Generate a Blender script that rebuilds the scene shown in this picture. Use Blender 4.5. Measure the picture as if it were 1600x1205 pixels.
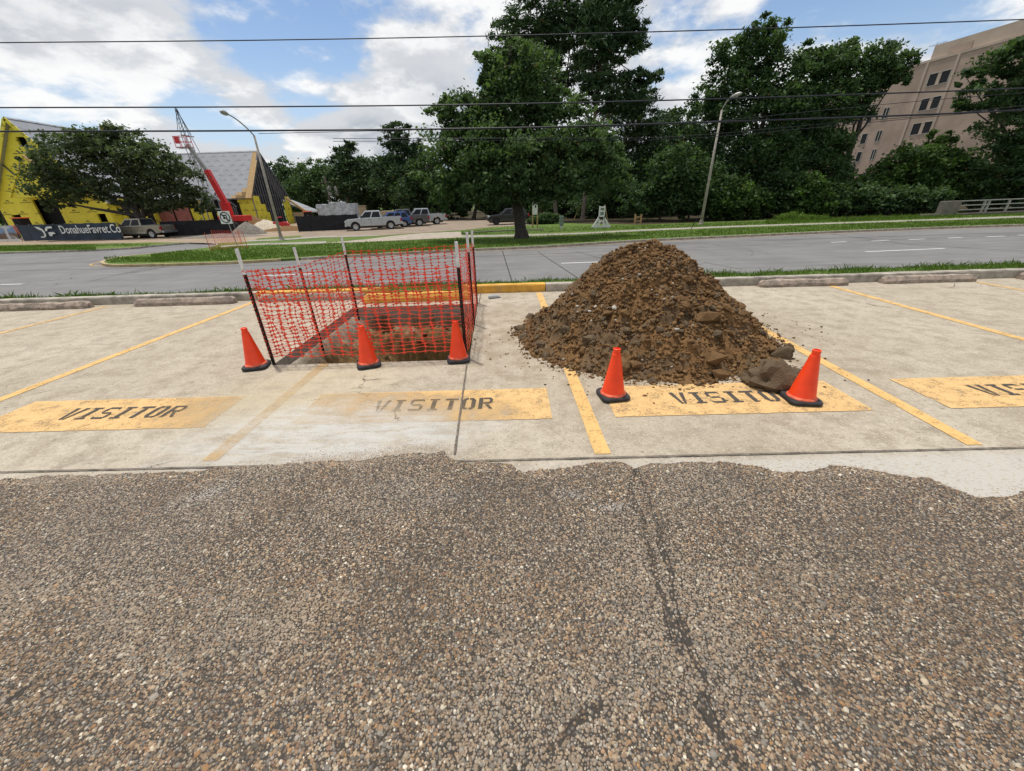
import bpy, bmesh, math, random
import numpy as np
from mathutils import Vector, Matrix, noise as mnoise

for o in list(bpy.data.objects): bpy.data.objects.remove(o)
SC = bpy.context.scene
COL = SC.collection
RAD = math.radians

# ------------------------------------------------------------------ camera
F_PX, PITCH, ROLL, YAW, EYE = 594.94, 0.451324, -0.0327984, -0.0140391, 1.6
def cam_axes():
    cp, sp, cy, sy = math.cos(PITCH), math.sin(PITCH), math.cos(YAW), math.sin(YAW)
    fwd = np.array([sy*cp, cy*cp, -sp]); right = np.array([cy, -sy, 0.]); up = np.cross(right, fwd)
    cr, sr = math.cos(ROLL), math.sin(ROLL)
    return cr*right+sr*up, -sr*right+cr*up, fwd
AX = cam_axes()
cd = bpy.data.cameras.new('camera'); cam = bpy.data.objects.new('camera', cd); COL.objects.link(cam)
cd.sensor_width = 36; cd.lens = 36*F_PX/1600; cd.clip_start = .05; cd.clip_end = 6000
m = Matrix(((AX[0][0], AX[1][0], -AX[2][0], 0), (AX[0][1], AX[1][1], -AX[2][1], 0), (AX[0][2], AX[1][2], -AX[2][2], EYE), (0, 0, 0, 1)))
cam.matrix_world = m
SC.camera = cam

# ------------------------------------------------------------------ sky, sun, exposure
SUN_EL, SUN_AZ = RAD(76), RAD(-40)      # azimuth from +Y towards +X
world = bpy.data.worlds.new('World'); SC.world = world; world.use_nodes = True

class G:
    """small node helper: g.n('ShaderNodeX', {input: value or socket}, prop=value) -> node"""
    def __init__(s, tree): s.t = tree
    def n(s, typ, ins=None, **props):
        nd = s.t.nodes.new(typ)
        for k, v in props.items(): setattr(nd, k, v)
        for k, v in (ins or {}).items():
            sock = nd.inputs[k]
            if isinstance(v, bpy.types.Node): v = v.outputs[0]
            if isinstance(v, bpy.types.NodeSocket): s.t.links.new(v, sock)
            else: sock.default_value = v
        return nd
    def m(s, op, a, b=0., c=0., clamp=False):
        return s.n('ShaderNodeMath', {0: a, 1: b, 2: c}, operation=op, use_clamp=clamp).outputs[0]
    def vm(s, op, a, b=(0, 0, 0)):
        return s.n('ShaderNodeVectorMath', {0: a, 1: b}, operation=op).outputs[0]
    def noise(s, vec, scale, detail=4, rough=.55, dist=0., out=0):
        return s.n('ShaderNodeTexNoise', {'Vector': vec, 'Scale': scale, 'Detail': detail, 'Roughness': rough, 'Distortion': dist}).outputs[out]
    def mr(s, v, a, b, c=0., d=1., smooth=True):
        return s.n('ShaderNodeMapRange', {0: v, 1: a, 2: b, 3: c, 4: d}, interpolation_type='SMOOTHSTEP' if smooth else 'LINEAR').outputs[0]
    def mix(s, f, a, b, bt='MIX'):
        nd = s.t.nodes.new('ShaderNodeMix'); nd.data_type = 'RGBA'; nd.blend_type = bt
        for i, v in ((0, f), (6, a), (7, b)):
            if isinstance(v, bpy.types.NodeSocket): s.t.links.new(v, nd.inputs[i])
            elif i == 0: nd.inputs[0].default_value = v
            else: nd.inputs[i].default_value = (*v[:3], 1)
        return nd.outputs[2]

SKY_OFF = (9.45, 2.7, 3.1)
def build_world():
    nt = world.node_tree; nt.nodes.clear(); g = G(nt)
    out = g.n('ShaderNodeOutputWorld')
    sky = g.n('ShaderNodeTexSky', sky_type='NISHITA', sun_disc=False, sun_elevation=SUN_EL, sun_rotation=SUN_AZ, dust_density=.4, ozone_density=2.0, air_density=1.0)
    d = g.n('ShaderNodeTexCoord').outputs['Generated']
    sp = g.n('ShaderNodeSeparateXYZ', {0: d})
    z = g.m('MAXIMUM', sp.outputs[2], .0)
    zz = g.m('ADD', z, .30)
    u = g.m('DIVIDE', sp.outputs[0], zz); v = g.m('DIVIDE', sp.outputs[1], zz)
    vec0 = g.n('ShaderNodeCombineXYZ', {0: u, 1: v, 2: g.m('MULTIPLY', z, .6)}).outputs[0]
    vec = g.vm('ADD', vec0, SKY_OFF)
    def density(vc):
        big = g.noise(vc, .75, 2, .5, .0)
        n1 = g.noise(vc, 1.9, 10, .60, .0)
        bil = g.n('ShaderNodeTexVoronoi', {'Vector': g.vm('ADD', vc, g.vm('MULTIPLY', g.noise(vc, 5, 4, .6, 0., 1), (.16, .16, .16))), 'Scale': 4.2}, feature='F1').outputs[0]
        a = g.m('ADD', g.m('MULTIPLY', big, .85), g.m('MULTIPLY', n1, .75))
        return g.m('SUBTRACT', a, g.m('MULTIPLY', bil, .16))
    dens = density(vec); dens2 = density(g.vm('ADD', vec, (-.05, .06, .05)))
    mask = g.mr(dens, .560, .675)
    thick = g.mr(dens, .66, .95)
    edge = g.mr(g.m('SUBTRACT', dens, dens2), -.05, .06)
    shade = g.m('ADD', .52, g.m('SUBTRACT', g.m('MULTIPLY', edge, .48), g.m('MULTIPLY', thick, .42)), clamp=True)
    ccol = g.mix(shade, (.265, .295, .345), (.73, .73, .725))
    bluesky = g.mix(1.0, sky.outputs[0], (.10, .10, .10), 'MULTIPLY')
    horizon = g.mr(z, 0., .32, .75, 0.)
    bluesky = g.mix(horizon, bluesky, (.44, .53, .64))
    skyc = g.mix(g.m('MULTIPLY', mask, .97), bluesky, ccol)
    bg = g.n('ShaderNodeBackground', {'Color': skyc, 'Strength': 1.0})
    nt.links.new(bg.outputs[0], out.inputs[0])
build_world()
world.cycles.sampling_method = 'MANUAL'; world.cycles.sample_map_resolution = 256

sd = bpy.data.lights.new('sun', 'SUN'); sd.energy = 2.7; sd.angle = RAD(2.5); sd.color = (1, .95, .88)
sun = bpy.data.objects.new('sun', sd); COL.objects.link(sun)
sdir = Vector((math.sin(SUN_AZ)*math.cos(SUN_EL), math.cos(SUN_AZ)*math.cos(SUN_EL), math.sin(SUN_EL)))
sun.rotation_euler = sdir.to_track_quat('Z', 'Y').to_euler()
SC.view_settings.view_transform = 'Standard'; SC.view_settings.look = 'None'
SC.view_settings.exposure = .45; SC.view_settings.gamma = 1; SC.view_settings.use_curve_mapping = False
SC.render.engine = 'CYCLES'
SC.cycles.use_denoising = True; SC.cycles.denoising_prefilter = 'NONE'; SC.cycles.max_bounces = 6; SC.cycles.transparent_max_bounces = 12; SC.cycles.diffuse_bounces = 3

# ------------------------------------------------------------------ pixel -> place helpers (photo pixels, 1600 wide)
def ray(x, y):
    return AX[0]*((x-800)/F_PX) + AX[1]*(-(y-602.5)/F_PX) + AX[2]
def gp(x, y, z=0.):
    d = ray(x, y); p = d*((z-EYE)/d[2]); return Vector((p[0], p[1], z))
def at_y(x, y, Y):
    d = ray(x, y); p = d*(Y/d[1]); return Vector((p[0], p[1], p[2]+EYE))
def at_x(x, y, X):
    d = ray(x, y); p = d*(X/d[0]); return Vector((p[0], p[1], p[2]+EYE))
ZF, ZS = -.80, -.92           # far ground and street level (the land drops behind the kerb)
R0 = np.random.default_rng(7); random.seed(5)

# ------------------------------------------------------------------ materials
MATS = {}
def new_mat(name):
    mt = bpy.data.materials.new(name); mt.use_nodes = True; nt = mt.node_tree; nt.nodes.clear(); MATS[name] = mt
    g = G(nt); out = g.n('ShaderNodeOutputMaterial'); return mt, g, out
def finish(g, out, col, rough=.8, height=None, bump=.3, dist=.01, metal=0., spec=.3, extra=None):
    ins = {'Base Color': col, 'Roughness': rough, 'Metallic': metal, 'Specular IOR Level': spec}
    ins.update(extra or {})
    b = g.n('ShaderNodeBsdfPrincipled')
    for k, v in ins.items():
        if isinstance(v, tuple) and len(v) == 3: v = (*v, 1)
        if isinstance(v, bpy.types.NodeSocket): g.t.links.new(v, b.inputs[k])
        else: b.inputs[k].default_value = v
    if height is not None:
        bp = g.n('ShaderNodeBump', {'Height': height, 'Strength': bump, 'Distance': dist})
        g.t.links.new(bp.outputs[0], b.inputs['Normal'])
    g.t.links.new(b.outputs[0], out.inputs[0]); return b
def pos(g): return g.n('ShaderNodeNewGeometry').outputs['Position']
def obj_co(g): return g.n('ShaderNodeTexCoord').outputs['Object']
def simple(name, c, rough=.6, var=.25, scale=6., metal=0., bump=.15, spec=.35, dirt=None, coord='obj'):
    mt, g, out = new_mat(name); p = obj_co(g) if coord == 'obj' else pos(g)
    n = g.noise(p, scale, 6, .6); n2 = g.noise(p, scale*9, 3, .6)
    lo = tuple(x*(1-var) for x in c); hi = tuple(min(1, x*(1+var*.6)) for x in c)
    col = g.mix(g.mr(n, .3, .7), lo, hi)
    col = g.mix(g.m('MULTIPLY', g.mr(n2, .45, .75), var*.6), col, tuple(x*.55 for x in c))
    if dirt: col = g.mix(g.mr(g.noise(p, scale*.6, 8, .7), .5, .68), col, dirt)
    finish(g, out, col, rough, n2, bump, .004, metal, spec); return mt

def ellipse_mask(g, p, cx, cy, rx, ry, soft=.5, rot=0.):
    s = g.n('ShaderNodeSeparateXYZ', {0: p}); x = g.m('SUBTRACT', s.outputs[0], cx); y = g.m('SUBTRACT', s.outputs[1], cy)
    c, sn = math.cos(rot), math.sin(rot)
    xr = g.m('DIVIDE', g.m('ADD', g.m('MULTIPLY', x, c), g.m('MULTIPLY', y, sn)), rx)
    yr = g.m('DIVIDE', g.m('SUBTRACT', g.m('MULTIPLY', y, c), g.m('MULTIPLY', x, sn)), ry)
    d = g.m('SQRT', g.m('ADD', g.m('MULTIPLY', xr, xr), g.m('MULTIPLY', yr, yr)))
    d = g.m('ADD', d, g.m('MULTIPLY', g.m('SUBTRACT', g.noise(p, 3., 6, .65), .5), .9))
    return g.mr(d, 1.0-soft, 1.0+soft*.4, 1., 0.)

def slurry(g, p):
    """pale dried cement slurry washed over the slab in front of the pit"""
    a = ellipse_mask(g, p, -1.45, 2.55, 1.35, .62, .6, .12)
    b = ellipse_mask(g, p, -2.1, 3.3, 1.1, .75, .7, .5)
    return a, b

def mat_concrete():
    mt, g, out = new_mat('concrete_slab'); p = pos(g)
    big = g.noise(p, .7, 5, .6); mid = g.noise(p, 4.5, 6, .65); fine = g.noise(p, 55, 4, .7)
    vor = g.n('ShaderNodeTexVoronoi', {'Vector': p, 'Scale': 62., 'Randomness': 1.}, feature='F1')
    vcol = g.n('ShaderNodeSeparateColor', {0: vor.outputs['Color']})
    col = g.mix(g.mr(big, .3, .7), (.365, .315, .24), (.45, .398, .315))
    col = g.mix(g.m('MULTIPLY', g.mr(mid, .42, .68), .75), col, (.265, .222, .165))
    agg = g.mix(vcol.outputs[0], (.15, .11, .075), (.62, .56, .47))
    peb = g.mr(vor.outputs['Distance'], .18, .42, 1., 0.)
    col = g.mix(g.m('MULTIPLY', peb, g.mr(vcol.outputs[1], .25, .75, .12, .85)), col, agg)
    col = g.mix(g.m('MULTIPLY', g.mr(g.noise(p, 190, 2, .6), .58, .72), .5), col, (.13, .11, .09))
    # scuffs and faint tyre smudges, stretched along the stalls
    mp = g.n('ShaderNodeMapping', {'Vector': p, 'Scale': (1.4, 4.5, 1)}).outputs[0]
    sm = g.mr(g.noise(mp, 1.3, 7, .7, .6), .56, .75)
    col = g.mix(g.m('MULTIPLY', sm, .55), col, (.16, .138, .112))
    spots = g.mr(g.noise(p, 11, 3, .5), .70, .75)
    col = g.mix(g.m('MULTIPLY', spots, .55), col, (.12, .10, .08))
    grit = g.noise(p, 46, 2, .5); grit2 = g.noise(g.vm('ADD', p, (3.3, 1.7, 0)), 52, 2, .5)
    col = g.mix(g.mr(grit, .60, .72, 0., .60), col, (.15, .12, .09)); col = g.mix(g.mr(grit2, .60, .72, 0., .60), col, (.60, .54, .45))
    med = g.noise(p, 17, 5, .7)
    col = g.mix(g.m('MULTIPLY', g.mr(med, .45, .7), .38), col, (.22, .18, .135))
    a, b = slurry(g, p)
    smear = g.noise(g.n('ShaderNodeMapping', {'Vector': p, 'Rotation': (0, 0, .5), 'Scale': (2, 9, 1)}).outputs[0], 1.4, 7, .7, .8)
    col = g.mix(g.m('MULTIPLY', b, g.mr(smear, .3, .7, .2, .65)), col, (.47, .405, .27))
    col = g.mix(g.m('MULTIPLY', a, g.mr(smear, .33, .66, .12, .85)), col, (.47, .47, .45))
    # bare pale paste left where asphalt peeled off the joint
    s = g.n('ShaderNodeSeparateXYZ', {0: p})
    yj = g.m('ADD', s.outputs[1], g.m('MULTIPLY', g.m('SUBTRACT', mid, .5), .12))
    strip = g.mr(yj, 2.02, 2.16, 1., 0.)
    xr = g.mr(g.m('ADD', s.outputs[0], g.m('MULTIPLY', big, 1.2)), .2, 2.4, .25, .9)
    speck = g.mr(g.noise(g.n('ShaderNodeMapping', {'Vector': p, 'Rotation': (0, 0, -.5), 'Scale': (10, 26, 1)}).outputs[0], 3, 4, .6), .50, .62, 1., .10)
    col = g.mix(g.m('MULTIPLY', g.m('MULTIPLY', strip, xr), speck), col, (.43, .41, .37))
    # soil dust spread round the pile and the pit
    d1 = ellipse_mask(g, p, 1.6, 4.6, 2.3, 2.1, .5)
    d2 = ellipse_mask(g, p, -.1, 5.2, .9, 1.8, .6)
    col = g.mix(g.m('MULTIPLY', d1, g.mr(mid, .35, .7, .1, .6)), col, (.27, .20, .13))
    col = g.mix(g.m('MULTIPLY', d2, g.mr(mid, .4, .7, .05, .45)), col, (.30, .235, .16))
    # hairline cracks
    cr = g.n('ShaderNodeTexVoronoi', {'Vector': g.vm('ADD', p, g.vm('MULTIPLY', g.noise(p, 1.6, 6, .6, 0., 1), (.7, .7, 0))), 'Scale': .42}, feature='DISTANCE_TO_EDGE').outputs[0]
    crack = g.m('MULTIPLY', g.mr(cr, .0008, .0026, 1., 0.), g.mr(g.noise(p, .9, 3), .52, .60))
    col = g.mix(g.m('MULTIPLY', crack, .8), col, (.07, .06, .05))
    h = g.m('ADD', g.m('MULTIPLY', peb, .6), g.m('SUBTRACT', fine, crack))
    finish(g, out, col, .9, h, .45, .004, 0, .2); return mt

def mat_paint(name, c, worn, fade=True, coverage=1.0):
    """road paint: a sheet that lets the slab show through where it is worn"""
    mt, g, out = new_mat(name); p = pos(g)
    n = g.noise(p, 7, 8, .72); f = g.noise(p, 70, 4, .7); vor = g.n('ShaderNodeTexVoronoi', {'Vector': p, 'Scale': 85.}, feature='F1')
    vc = g.n('ShaderNodeSeparateColor', {0: vor.outputs['Color']})
    col = g.mix(g.mr(n, .3, .7), tuple(x*.86 for x in c), c)
    col = g.mix(g.m('MULTIPLY', vc.outputs[0], .22), col, tuple(x*.6 for x in c))
    mp = g.n('ShaderNodeMapping', {'Vector': p, 'Scale': (3, 9, 1), 'Rotation': (0, 0, .15)}).outputs[0]
    col = g.mix(g.m('MULTIPLY', g.mr(g.noise(mp, 1.2, 6, .7, .5), .55, .72), .3), col, tuple(x*.5 for x in c))
    a = g.m('ADD', g.m('MULTIPLY', n, .5), g.m('MULTIPLY', f, .5))
    a = g.mr(a, worn-.09, worn+.06)
    a = g.m('MULTIPLY', a, coverage)
    if fade:
        s1, s2 = slurry(g, p)
        a = g.m('MULTIPLY', a, g.m('SUBTRACT', 1., g.m('MULTIPLY', s1, .82)))
        a = g.m('MULTIPLY', a, g.m('SUBTRACT', 1., g.m('MULTIPLY', s2, .72)))
    b = g.n('ShaderNodeBsdfPrincipled', {'Base Color': col, 'Roughness': .8, 'Specular IOR Level': .25})
    bp = g.n('ShaderNodeBump', {'Height': f, 'Strength': .4, 'Distance': .003}); g.t.links.new(bp.outputs[0], b.inputs['Normal'])
    tr = g.n('ShaderNodeBsdfTransparent')
    mx = g.n('ShaderNodeMixShader', {0: a, 1: tr.outputs[0], 2: b.outputs[0]})
    g.t.links.new(mx.outputs[0], out.inputs[0]); return mt

def mat_asphalt():
    mt, g, out = new_mat('exposed_aggregate_asphalt'); p = pos(g)
    def layer(scale, off):
        v = g.n('ShaderNodeTexVoronoi', {'Vector': g.vm('ADD', p, (off, off, 0)), 'Scale': scale}, feature='F1')
        return v.outputs['Distance'], g.n('ShaderNodeSeparateColor', {0: v.outputs['Color']})
    d1, c1 = layer(82., 0.)
    rp = g.n('ShaderNodeValToRGB', {0: c1.outputs[0]}); cr = rp.color_ramp; cr.interpolation = 'CONSTANT'
    for i, (q, c) in enumerate(((0, (.075, .066, .055)), (.20, (.16, .11, .072)), (.42, (.25, .18, .115)), (.62, (.145, .132, .118)), (.76, (.34, .28, .21)), (.93, (.46, .41, .34)))):
        e = cr.elements[0] if i == 0 else (cr.elements[1] if i == 1 else cr.elements.new(q)); e.position = q; e.color = (*c, 1)
    col = g.mix(g.mr(d1, .37, .57), rp.outputs[0], (.046, .039, .032))
    big = g.noise(p, 1.1, 5, .6)
    col = g.mix(g.m('MULTIPLY', g.mr(big, .45, .7), .35), col, (.07, .06, .055))
    h = g.m('ADD', g.mr(d1, .1, .6, 1., 0.), g.m('MULTIPLY', g.noise(p, 200, 2), .3))
    finish(g, out, col, .85, h, .6, .008, 0, .25); return mt

def mat_vcol(name, rough=.85, bump_scale=120., bump=.3, spec=.25, attr='col', var=.25, sub=0.):
    mt, g, out = new_mat(name)
    a = g.n('ShaderNodeAttribute', attribute_name=attr).outputs[0]
    p = pos(g); n = g.noise(p, bump_scale, 4, .65)
    col = g.mix(g.m('MULTIPLY', g.mr(n, .35, .7), var), a, (.02, .015, .01))
    finish(g, out, col, rough, n, bump, .004, 0, spec); return mt

def mat_leaf(name, c1, c2, trans=.34):
    mt, g, out = new_mat(name)
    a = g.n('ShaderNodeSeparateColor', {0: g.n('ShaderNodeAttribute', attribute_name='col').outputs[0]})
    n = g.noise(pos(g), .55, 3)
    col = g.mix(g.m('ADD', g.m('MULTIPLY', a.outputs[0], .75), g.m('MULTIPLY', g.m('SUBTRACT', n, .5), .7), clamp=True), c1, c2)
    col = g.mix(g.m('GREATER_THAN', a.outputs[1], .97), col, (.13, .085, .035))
    b = g.n('ShaderNodeBsdfPrincipled', {'Roughness': .6, 'Specular IOR Level': .15}); g.t.links.new(col, b.inputs['Base Color'])
    t = g.n('ShaderNodeBsdfTranslucent'); g.t.links.new(g.mix(1., col, (1.1, 1.25, .5), 'MULTIPLY'), t.inputs[0])
    mx = g.n('ShaderNodeMixShader', {0: trans, 1: b.outputs[0], 2: t.outputs[0]})
    g.t.links.new(mx.outputs[0], out.inputs[0]); return mt

def mat_grass():
    mt, g, out = new_mat('turf'); p = pos(g)
    n = g.noise(p, .9, 6, .65); f = g.noise(p, 28, 5, .75)
    col = g.mix(g.mr(n, .3, .7), (.080, .135, .026), (.125, .185, .040))
    col = g.mix(g.m('MULTIPLY', g.mr(f, .45, .7), .6), col, (.030, .05, .012))
    col = g.mix(g.m('MULTIPLY', g.mr(g.noise(p, .35, 7, .7), .55, .72), .6), col, (.17, .15, .07))
    finish(g, out, col, .9, f, .7, .03, 0, .15); return mt

def mat_street():
    mt, g, out = new_mat('street_concrete'); p = pos(g)
    n = g.noise(p, .5, 6, .65); f = g.noise(p, 40, 4, .7)
    mp = g.n('ShaderNodeMapping', {'Vector': p, 'Scale': (.16, 2.2, 1)}).outputs[0]
    lane = g.noise(mp, 1., 6, .6)
    col = g.mix(g.mr(n, .3, .7), (.155, .152, .150), (.20, .197, .192))
    col = g.mix(g.m('MULTIPLY', g.mr(lane, .45, .7), .55), col, (.125, .122, .12))
    col = g.mix(g.m('MULTIPLY', g.mr(f, .5, .75), .25), col, (.09, .088, .085))
    cr = g.n('ShaderNodeTexVoronoi', {'Vector': g.vm('ADD', p, g.vm('MULTIPLY', g.noise(p, .8, 5, .6, 0., 1), (1.2, 1.2, 0))), 'Scale': .13}, feature='DISTANCE_TO_EDGE').outputs[0]
    crack = g.m('MULTIPLY', g.mr(cr, .001, .004, 1., 0.), g.mr(g.noise(p, .4, 3), .46, .56))
    col = g.mix(g.m('MULTIPLY', crack, .7), col, (.05, .05, .05))
    finish(g, out, col, .85, f, .3, .004, 0, .25); return mt

def mat_dirt(name, c1, c2, c3, scale=3., bump=.6, dist=.03):
    mt, g, out = new_mat(name); p = pos(g)
    n = g.noise(p, scale, 7, .65); f = g.noise(p, scale*14, 5, .7); q = g.noise(p, scale*4, 6, .7, .4)
    col = g.mix(g.mr(n, .32, .68), c1, c2)
    col = g.mix(g.m('MULTIPLY', g.mr(q, .5, .7), .7), col, c3)
    col = g.mix(g.m('MULTIPLY', g.mr(f, .5, .75), .5), col, tuple(x*.4 for x in c1))
    finish(g, out, col, .95, g.m('ADD', q, f), bump, dist, 0, .12); return mt

def mat_sheathing(name, c, ink, sx, sz, axis='XZ', scale_mark=1.):
    """weather board with its printed marks in rows (a small peak over two lines of print)"""
    mt, g, out = new_mat(name); p = pos(g); s = g.n('ShaderNodeSeparateXYZ', {0: p})
    ax = {'X': 0, 'Y': 1, 'Z': 2}
    u = g.m('DIVIDE', s.outputs[ax[axis[0]]], sx); v = g.m('DIVIDE', s.outputs[ax[axis[1]]], sz)
    row = g.m('FLOOR', v); u = g.m('ADD', u, g.m('MULTIPLY', g.m('MODULO', row, 2.), .5))
    fu = g.m('SUBTRACT', g.m('FRACT', u), .5); fv = g.m('SUBTRACT', g.m('FRACT', v), .5)
    au = g.m('ABSOLUTE', fu)
    tri = g.m('MULTIPLY', g.m('LESS_THAN', g.m('ADD', g.m('MULTIPLY', au, 1.25), fv), .22), g.m('GREATER_THAN', fv, .04))
    hollow = g.m('GREATER_THAN', g.m('ADD', g.m('MULTIPLY', g.m('ABSOLUTE', g.m('ADD', fu, .03)), 1.6), fv), .12)
    tri = g.m('MULTIPLY', tri, hollow)
    ln = g.m('MULTIPLY', g.m('LESS_THAN', au, .30), g.m('LESS_THAN', g.m('ABSOLUTE', g.m('ADD', fv, .07)), .045))
    ln = g.m('MULTIPLY', ln, g.m('GREATER_THAN', g.noise(p, 14, 2), .45))
    mk = g.m('MULTIPLY', g.m('MAXIMUM', tri, ln), scale_mark, clamp=True)
    n = g.noise(p, 1.2, 6, .65)
    col = g.mix(g.mr(n, .3, .7), tuple(x*.85 for x in c), c)
    col = g.mix(mk, col, ink)
    finish(g, out, col, .6, n, .1, .01, 0, .3); return mt

M_concrete = mat_concrete(); M_asphalt = mat_asphalt(); M_street = mat_street(); M_grass = mat_grass()
M_yellow = mat_paint('worn_yellow_paint', (.68, .43, .165), .435)
M_yellow_old = mat_paint('faded_yellow_paint', (.62, .41, .18), .47)
M_box = mat_paint('visitor_box_paint', (.66, .43, .19), .445)
M_ink = mat_paint('stencil_ink', (.075, .068, .06), .435)
M_ink_worn = mat_paint('worn_stencil_ink', (.10, .09, .08), .50)
M_white = mat_paint('white_lane_paint', (.62, .62, .60), .40, fade=False)
M_kerb = simple('kerb_concrete', (.36, .325, .27), .9, .35, 5, bump=.4, dirt=(.17, .15, .125), coord='pos')
M_kerbside = simple('kerb_face_concrete', (.30, .27, .23), .9, .35, 5, bump=.4, dirt=(.17, .15, .125), coord='pos')
M_kerby = simple('yellow_kerb_paint', (.66, .36, .06), .75, .22, 5, bump=.3, dirt=(.48, .29, .09), coord='pos')
M_stop = simple('wheel_stop_concrete', (.33, .265, .215), .92, .4, 9, bump=.6, dirt=(.15, .13, .11), coord='pos')
M_joint = simple('joint_filler', (.15, .125, .10), .9, .4, 30, bump=.5, coord='pos')
M_pit = mat_dirt('pit_clay', (.155, .10, .05), (.23, .155, .085), (.20, .165, .12), 4., .8, .03)
M_cut = mat_dirt('sawn_slab_edge', (.31, .28, .235), (.40, .365, .31), (.22, .19, .155), 8., .6, .01)
M_soil = mat_vcol('soil', .95, 60., .7, .1, var=.55)
M_clod = mat_dirt('clay_clod', (.155, .088, .040), (.215, .130, .062), (.125, .078, .042), 9., .8, .02)
M_clodg = mat_dirt('grey_clay_clod', (.125, .092, .058), (.165, .122, .076), (.13, .082, .046), 9., .8, .02)
M_chalk = simple('pale_rubble', (.48, .44, .38), .9, .4, 20, bump=.5)
M_cone = simple('cone_orange', (.95, .062, .010), .42, .12, 7, bump=.05, spec=.45, dirt=(.84, .078, .022))
M_cone_dirty = simple('cone_collar', (.62, .12, .06), .6, .4, 20, bump=.05)
M_rubber = simple('black_rubber', (.030, .029, .032), .7, .4, 12, bump=.2)
M_net = simple('orange_net', (.88, .085, .045), .5, .12, 4, bump=.0)
M_post = simple('dark_steel_post', (.018, .017, .016), .5, .4, 15, metal=.3, bump=.1)
M_posttip = simple('white_post_tip', (.72, .72, .70), .55, .2, 30, bump=.1)
M_leaf_mid = mat_leaf('leaf_broad', (.045, .080, .034), (.135, .205, .082))
M_leaf_oak = mat_leaf('leaf_oak', (.050, .070, .038), (.135, .175, .095))
M_leaf_dark = mat_leaf('leaf_dark', (.034, .064, .029), (.105, .168, .068))
M_leaf_wood = mat_leaf('leaf_wood', (.024, .046, .022), (.075, .122, .052))
M_leaf_pine = mat_leaf('needles', (.028, .054, .027), (.092, .145, .064), .2)
M_leaf_bush = mat_leaf('leaf_bush', (.030, .056, .019), (.105, .180, .048))
M_blade = mat_leaf('grass_blades', (.060, .105, .018), (.16, .25, .045), .35)
M_bark = simple('bark', (.060, .050, .042), .95, .5, 7, bump=.8)
M_bark_pine = simple('pine_bark', (.16, .125, .10), .95, .5, 7, bump=.8)
M_tan = mat_dirt('lot_gravel', (.235, .185, .14), (.30, .245, .19), (.19, .155, .12), .8, .2, .01)
M_site = mat_dirt('site_dirt', (.27, .205, .145), (.36, .285, .21), (.20, .155, .11), .7, .4, .03)
M_apron = simple('apron_concrete', (.36, .31, .25), .9, .25, 3, bump=.2, coord='pos')
M_walk = simple('sidewalk_concrete', (.31, .285, .245), .9, .25, 3, bump=.2, coord='pos')
M_galv = simple('galvanised_steel', (.34, .335, .32), .5, .2, 5, metal=.5, bump=.05)
M_pole = simple('pale_concrete_pole', (.33, .30, .26), .8, .25, 5, bump=.2)
M_cable = simple('black_cable', (.02, .021, .03), .5, .2, 5, bump=0)
M_wood = simple('raw_timber', (.42, .28, .13), .8, .3, 6, bump=.2)
M_white_paint = simple('white_painted_timber', (.72, .72, .70), .6, .12, 6, bump=.1)
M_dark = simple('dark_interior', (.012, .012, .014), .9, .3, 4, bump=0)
M_steel_dark = simple('dark_stud_steel', (.10, .105, .115), .6, .3, 5, metal=.4, bump=.05)
M_stud = simple('grey_studs', (.24, .25, .27), .5, .2, 5, metal=.5, bump=.05)
M_red = simple('lift_red', (.60, .035, .035), .4, .15, 5, bump=.03)
M_orange = simple('machine_orange', (.72, .15, .05), .45, .15, 5, bump=.03)
M_pink = simple('pink_sheathing', (.36, .135, .12), .8, .2, 2, bump=.1)
M_ysheath = mat_sheathing('yellow_sheathing', (.76, .66, .06), (.13, .11, .02), 2.3, 1.35)
M_ysheath2 = mat_sheathing('yellow_sheathing_small', (.74, .65, .065), (.13, .11, .02), 1.1, 1.0)
M_ysheathY = mat_sheathing('yellow_sheathing_side', (.74, .65, .065), (.13, .11, .02), 1.3, 1.0, 'YZ')
M_roofg = mat_sheathing('grey_underlayment', (.30, .315, .34), (.10, .105, .12), 1.6, .66, 'XZ', .9)
M_roofgY = mat_sheathing('grey_underlayment_side', (.30, .315, .34), (.13, .135, .15), 2.0, .9, 'YZ', .8)
M_banner = simple('navy_banner', (.014, .030, .055), .6, .3, 1, bump=.1)
M_bannerw = simple('banner_white_print', (.66, .68, .68), .6, .1, 3, bump=0)
M_silt = simple('black_silt_fabric', (.010, .010, .014), .7, .5, 2, bump=.3)
M_silverdirt = simple('grey_spoil', (.19, .17, .145), .95, .3, 4, bump=.6)
M_sandpile = simple('pale_sand', (.50, .43, .33), .95, .2, 4, bump=.6)
M_stucco = simple('tan_stucco', (.40, .305, .245), .9, .18, .35, bump=.15, dirt=(.34, .26, .20), coord='pos')
M_stucco2 = simple('tan_stucco_light', (.45, .365, .295), .9, .12, .5, bump=.1, coord='pos')
M_glass = simple('dark_window_glass', (.012, .013, .016), .35, .3, 1, bump=0, spec=.25)
M_frame = simple('aluminium_frame', (.42, .40, .36), .5, .15, 4, metal=.3, bump=0)
M_bridge = simple('bridge_concrete', (.17, .15, .13), .9, .3, 3, bump=.4)
M_rail = simple('bridge_rail_aluminium', (.36, .35, .33), .45, .2, 4, metal=.5, bump=.03)
M_plastic = simple('grey_wrap', (.44, .46, .48), .35, .4, 3, bump=.4)
M_tansiding = simple('tan_siding', (.46, .36, .24), .8, .15, 3, bump=.1)
M_signw = simple('sign_white', (.75, .75, .74), .4, .08, 4, bump=0)
M_black = simple('sign_black', (.02, .02, .02), .5, .1, 4, bump=0)
M_green = simple('pedestal_green', (.20, .25, .22), .6, .2, 4, bump=.05)
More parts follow.
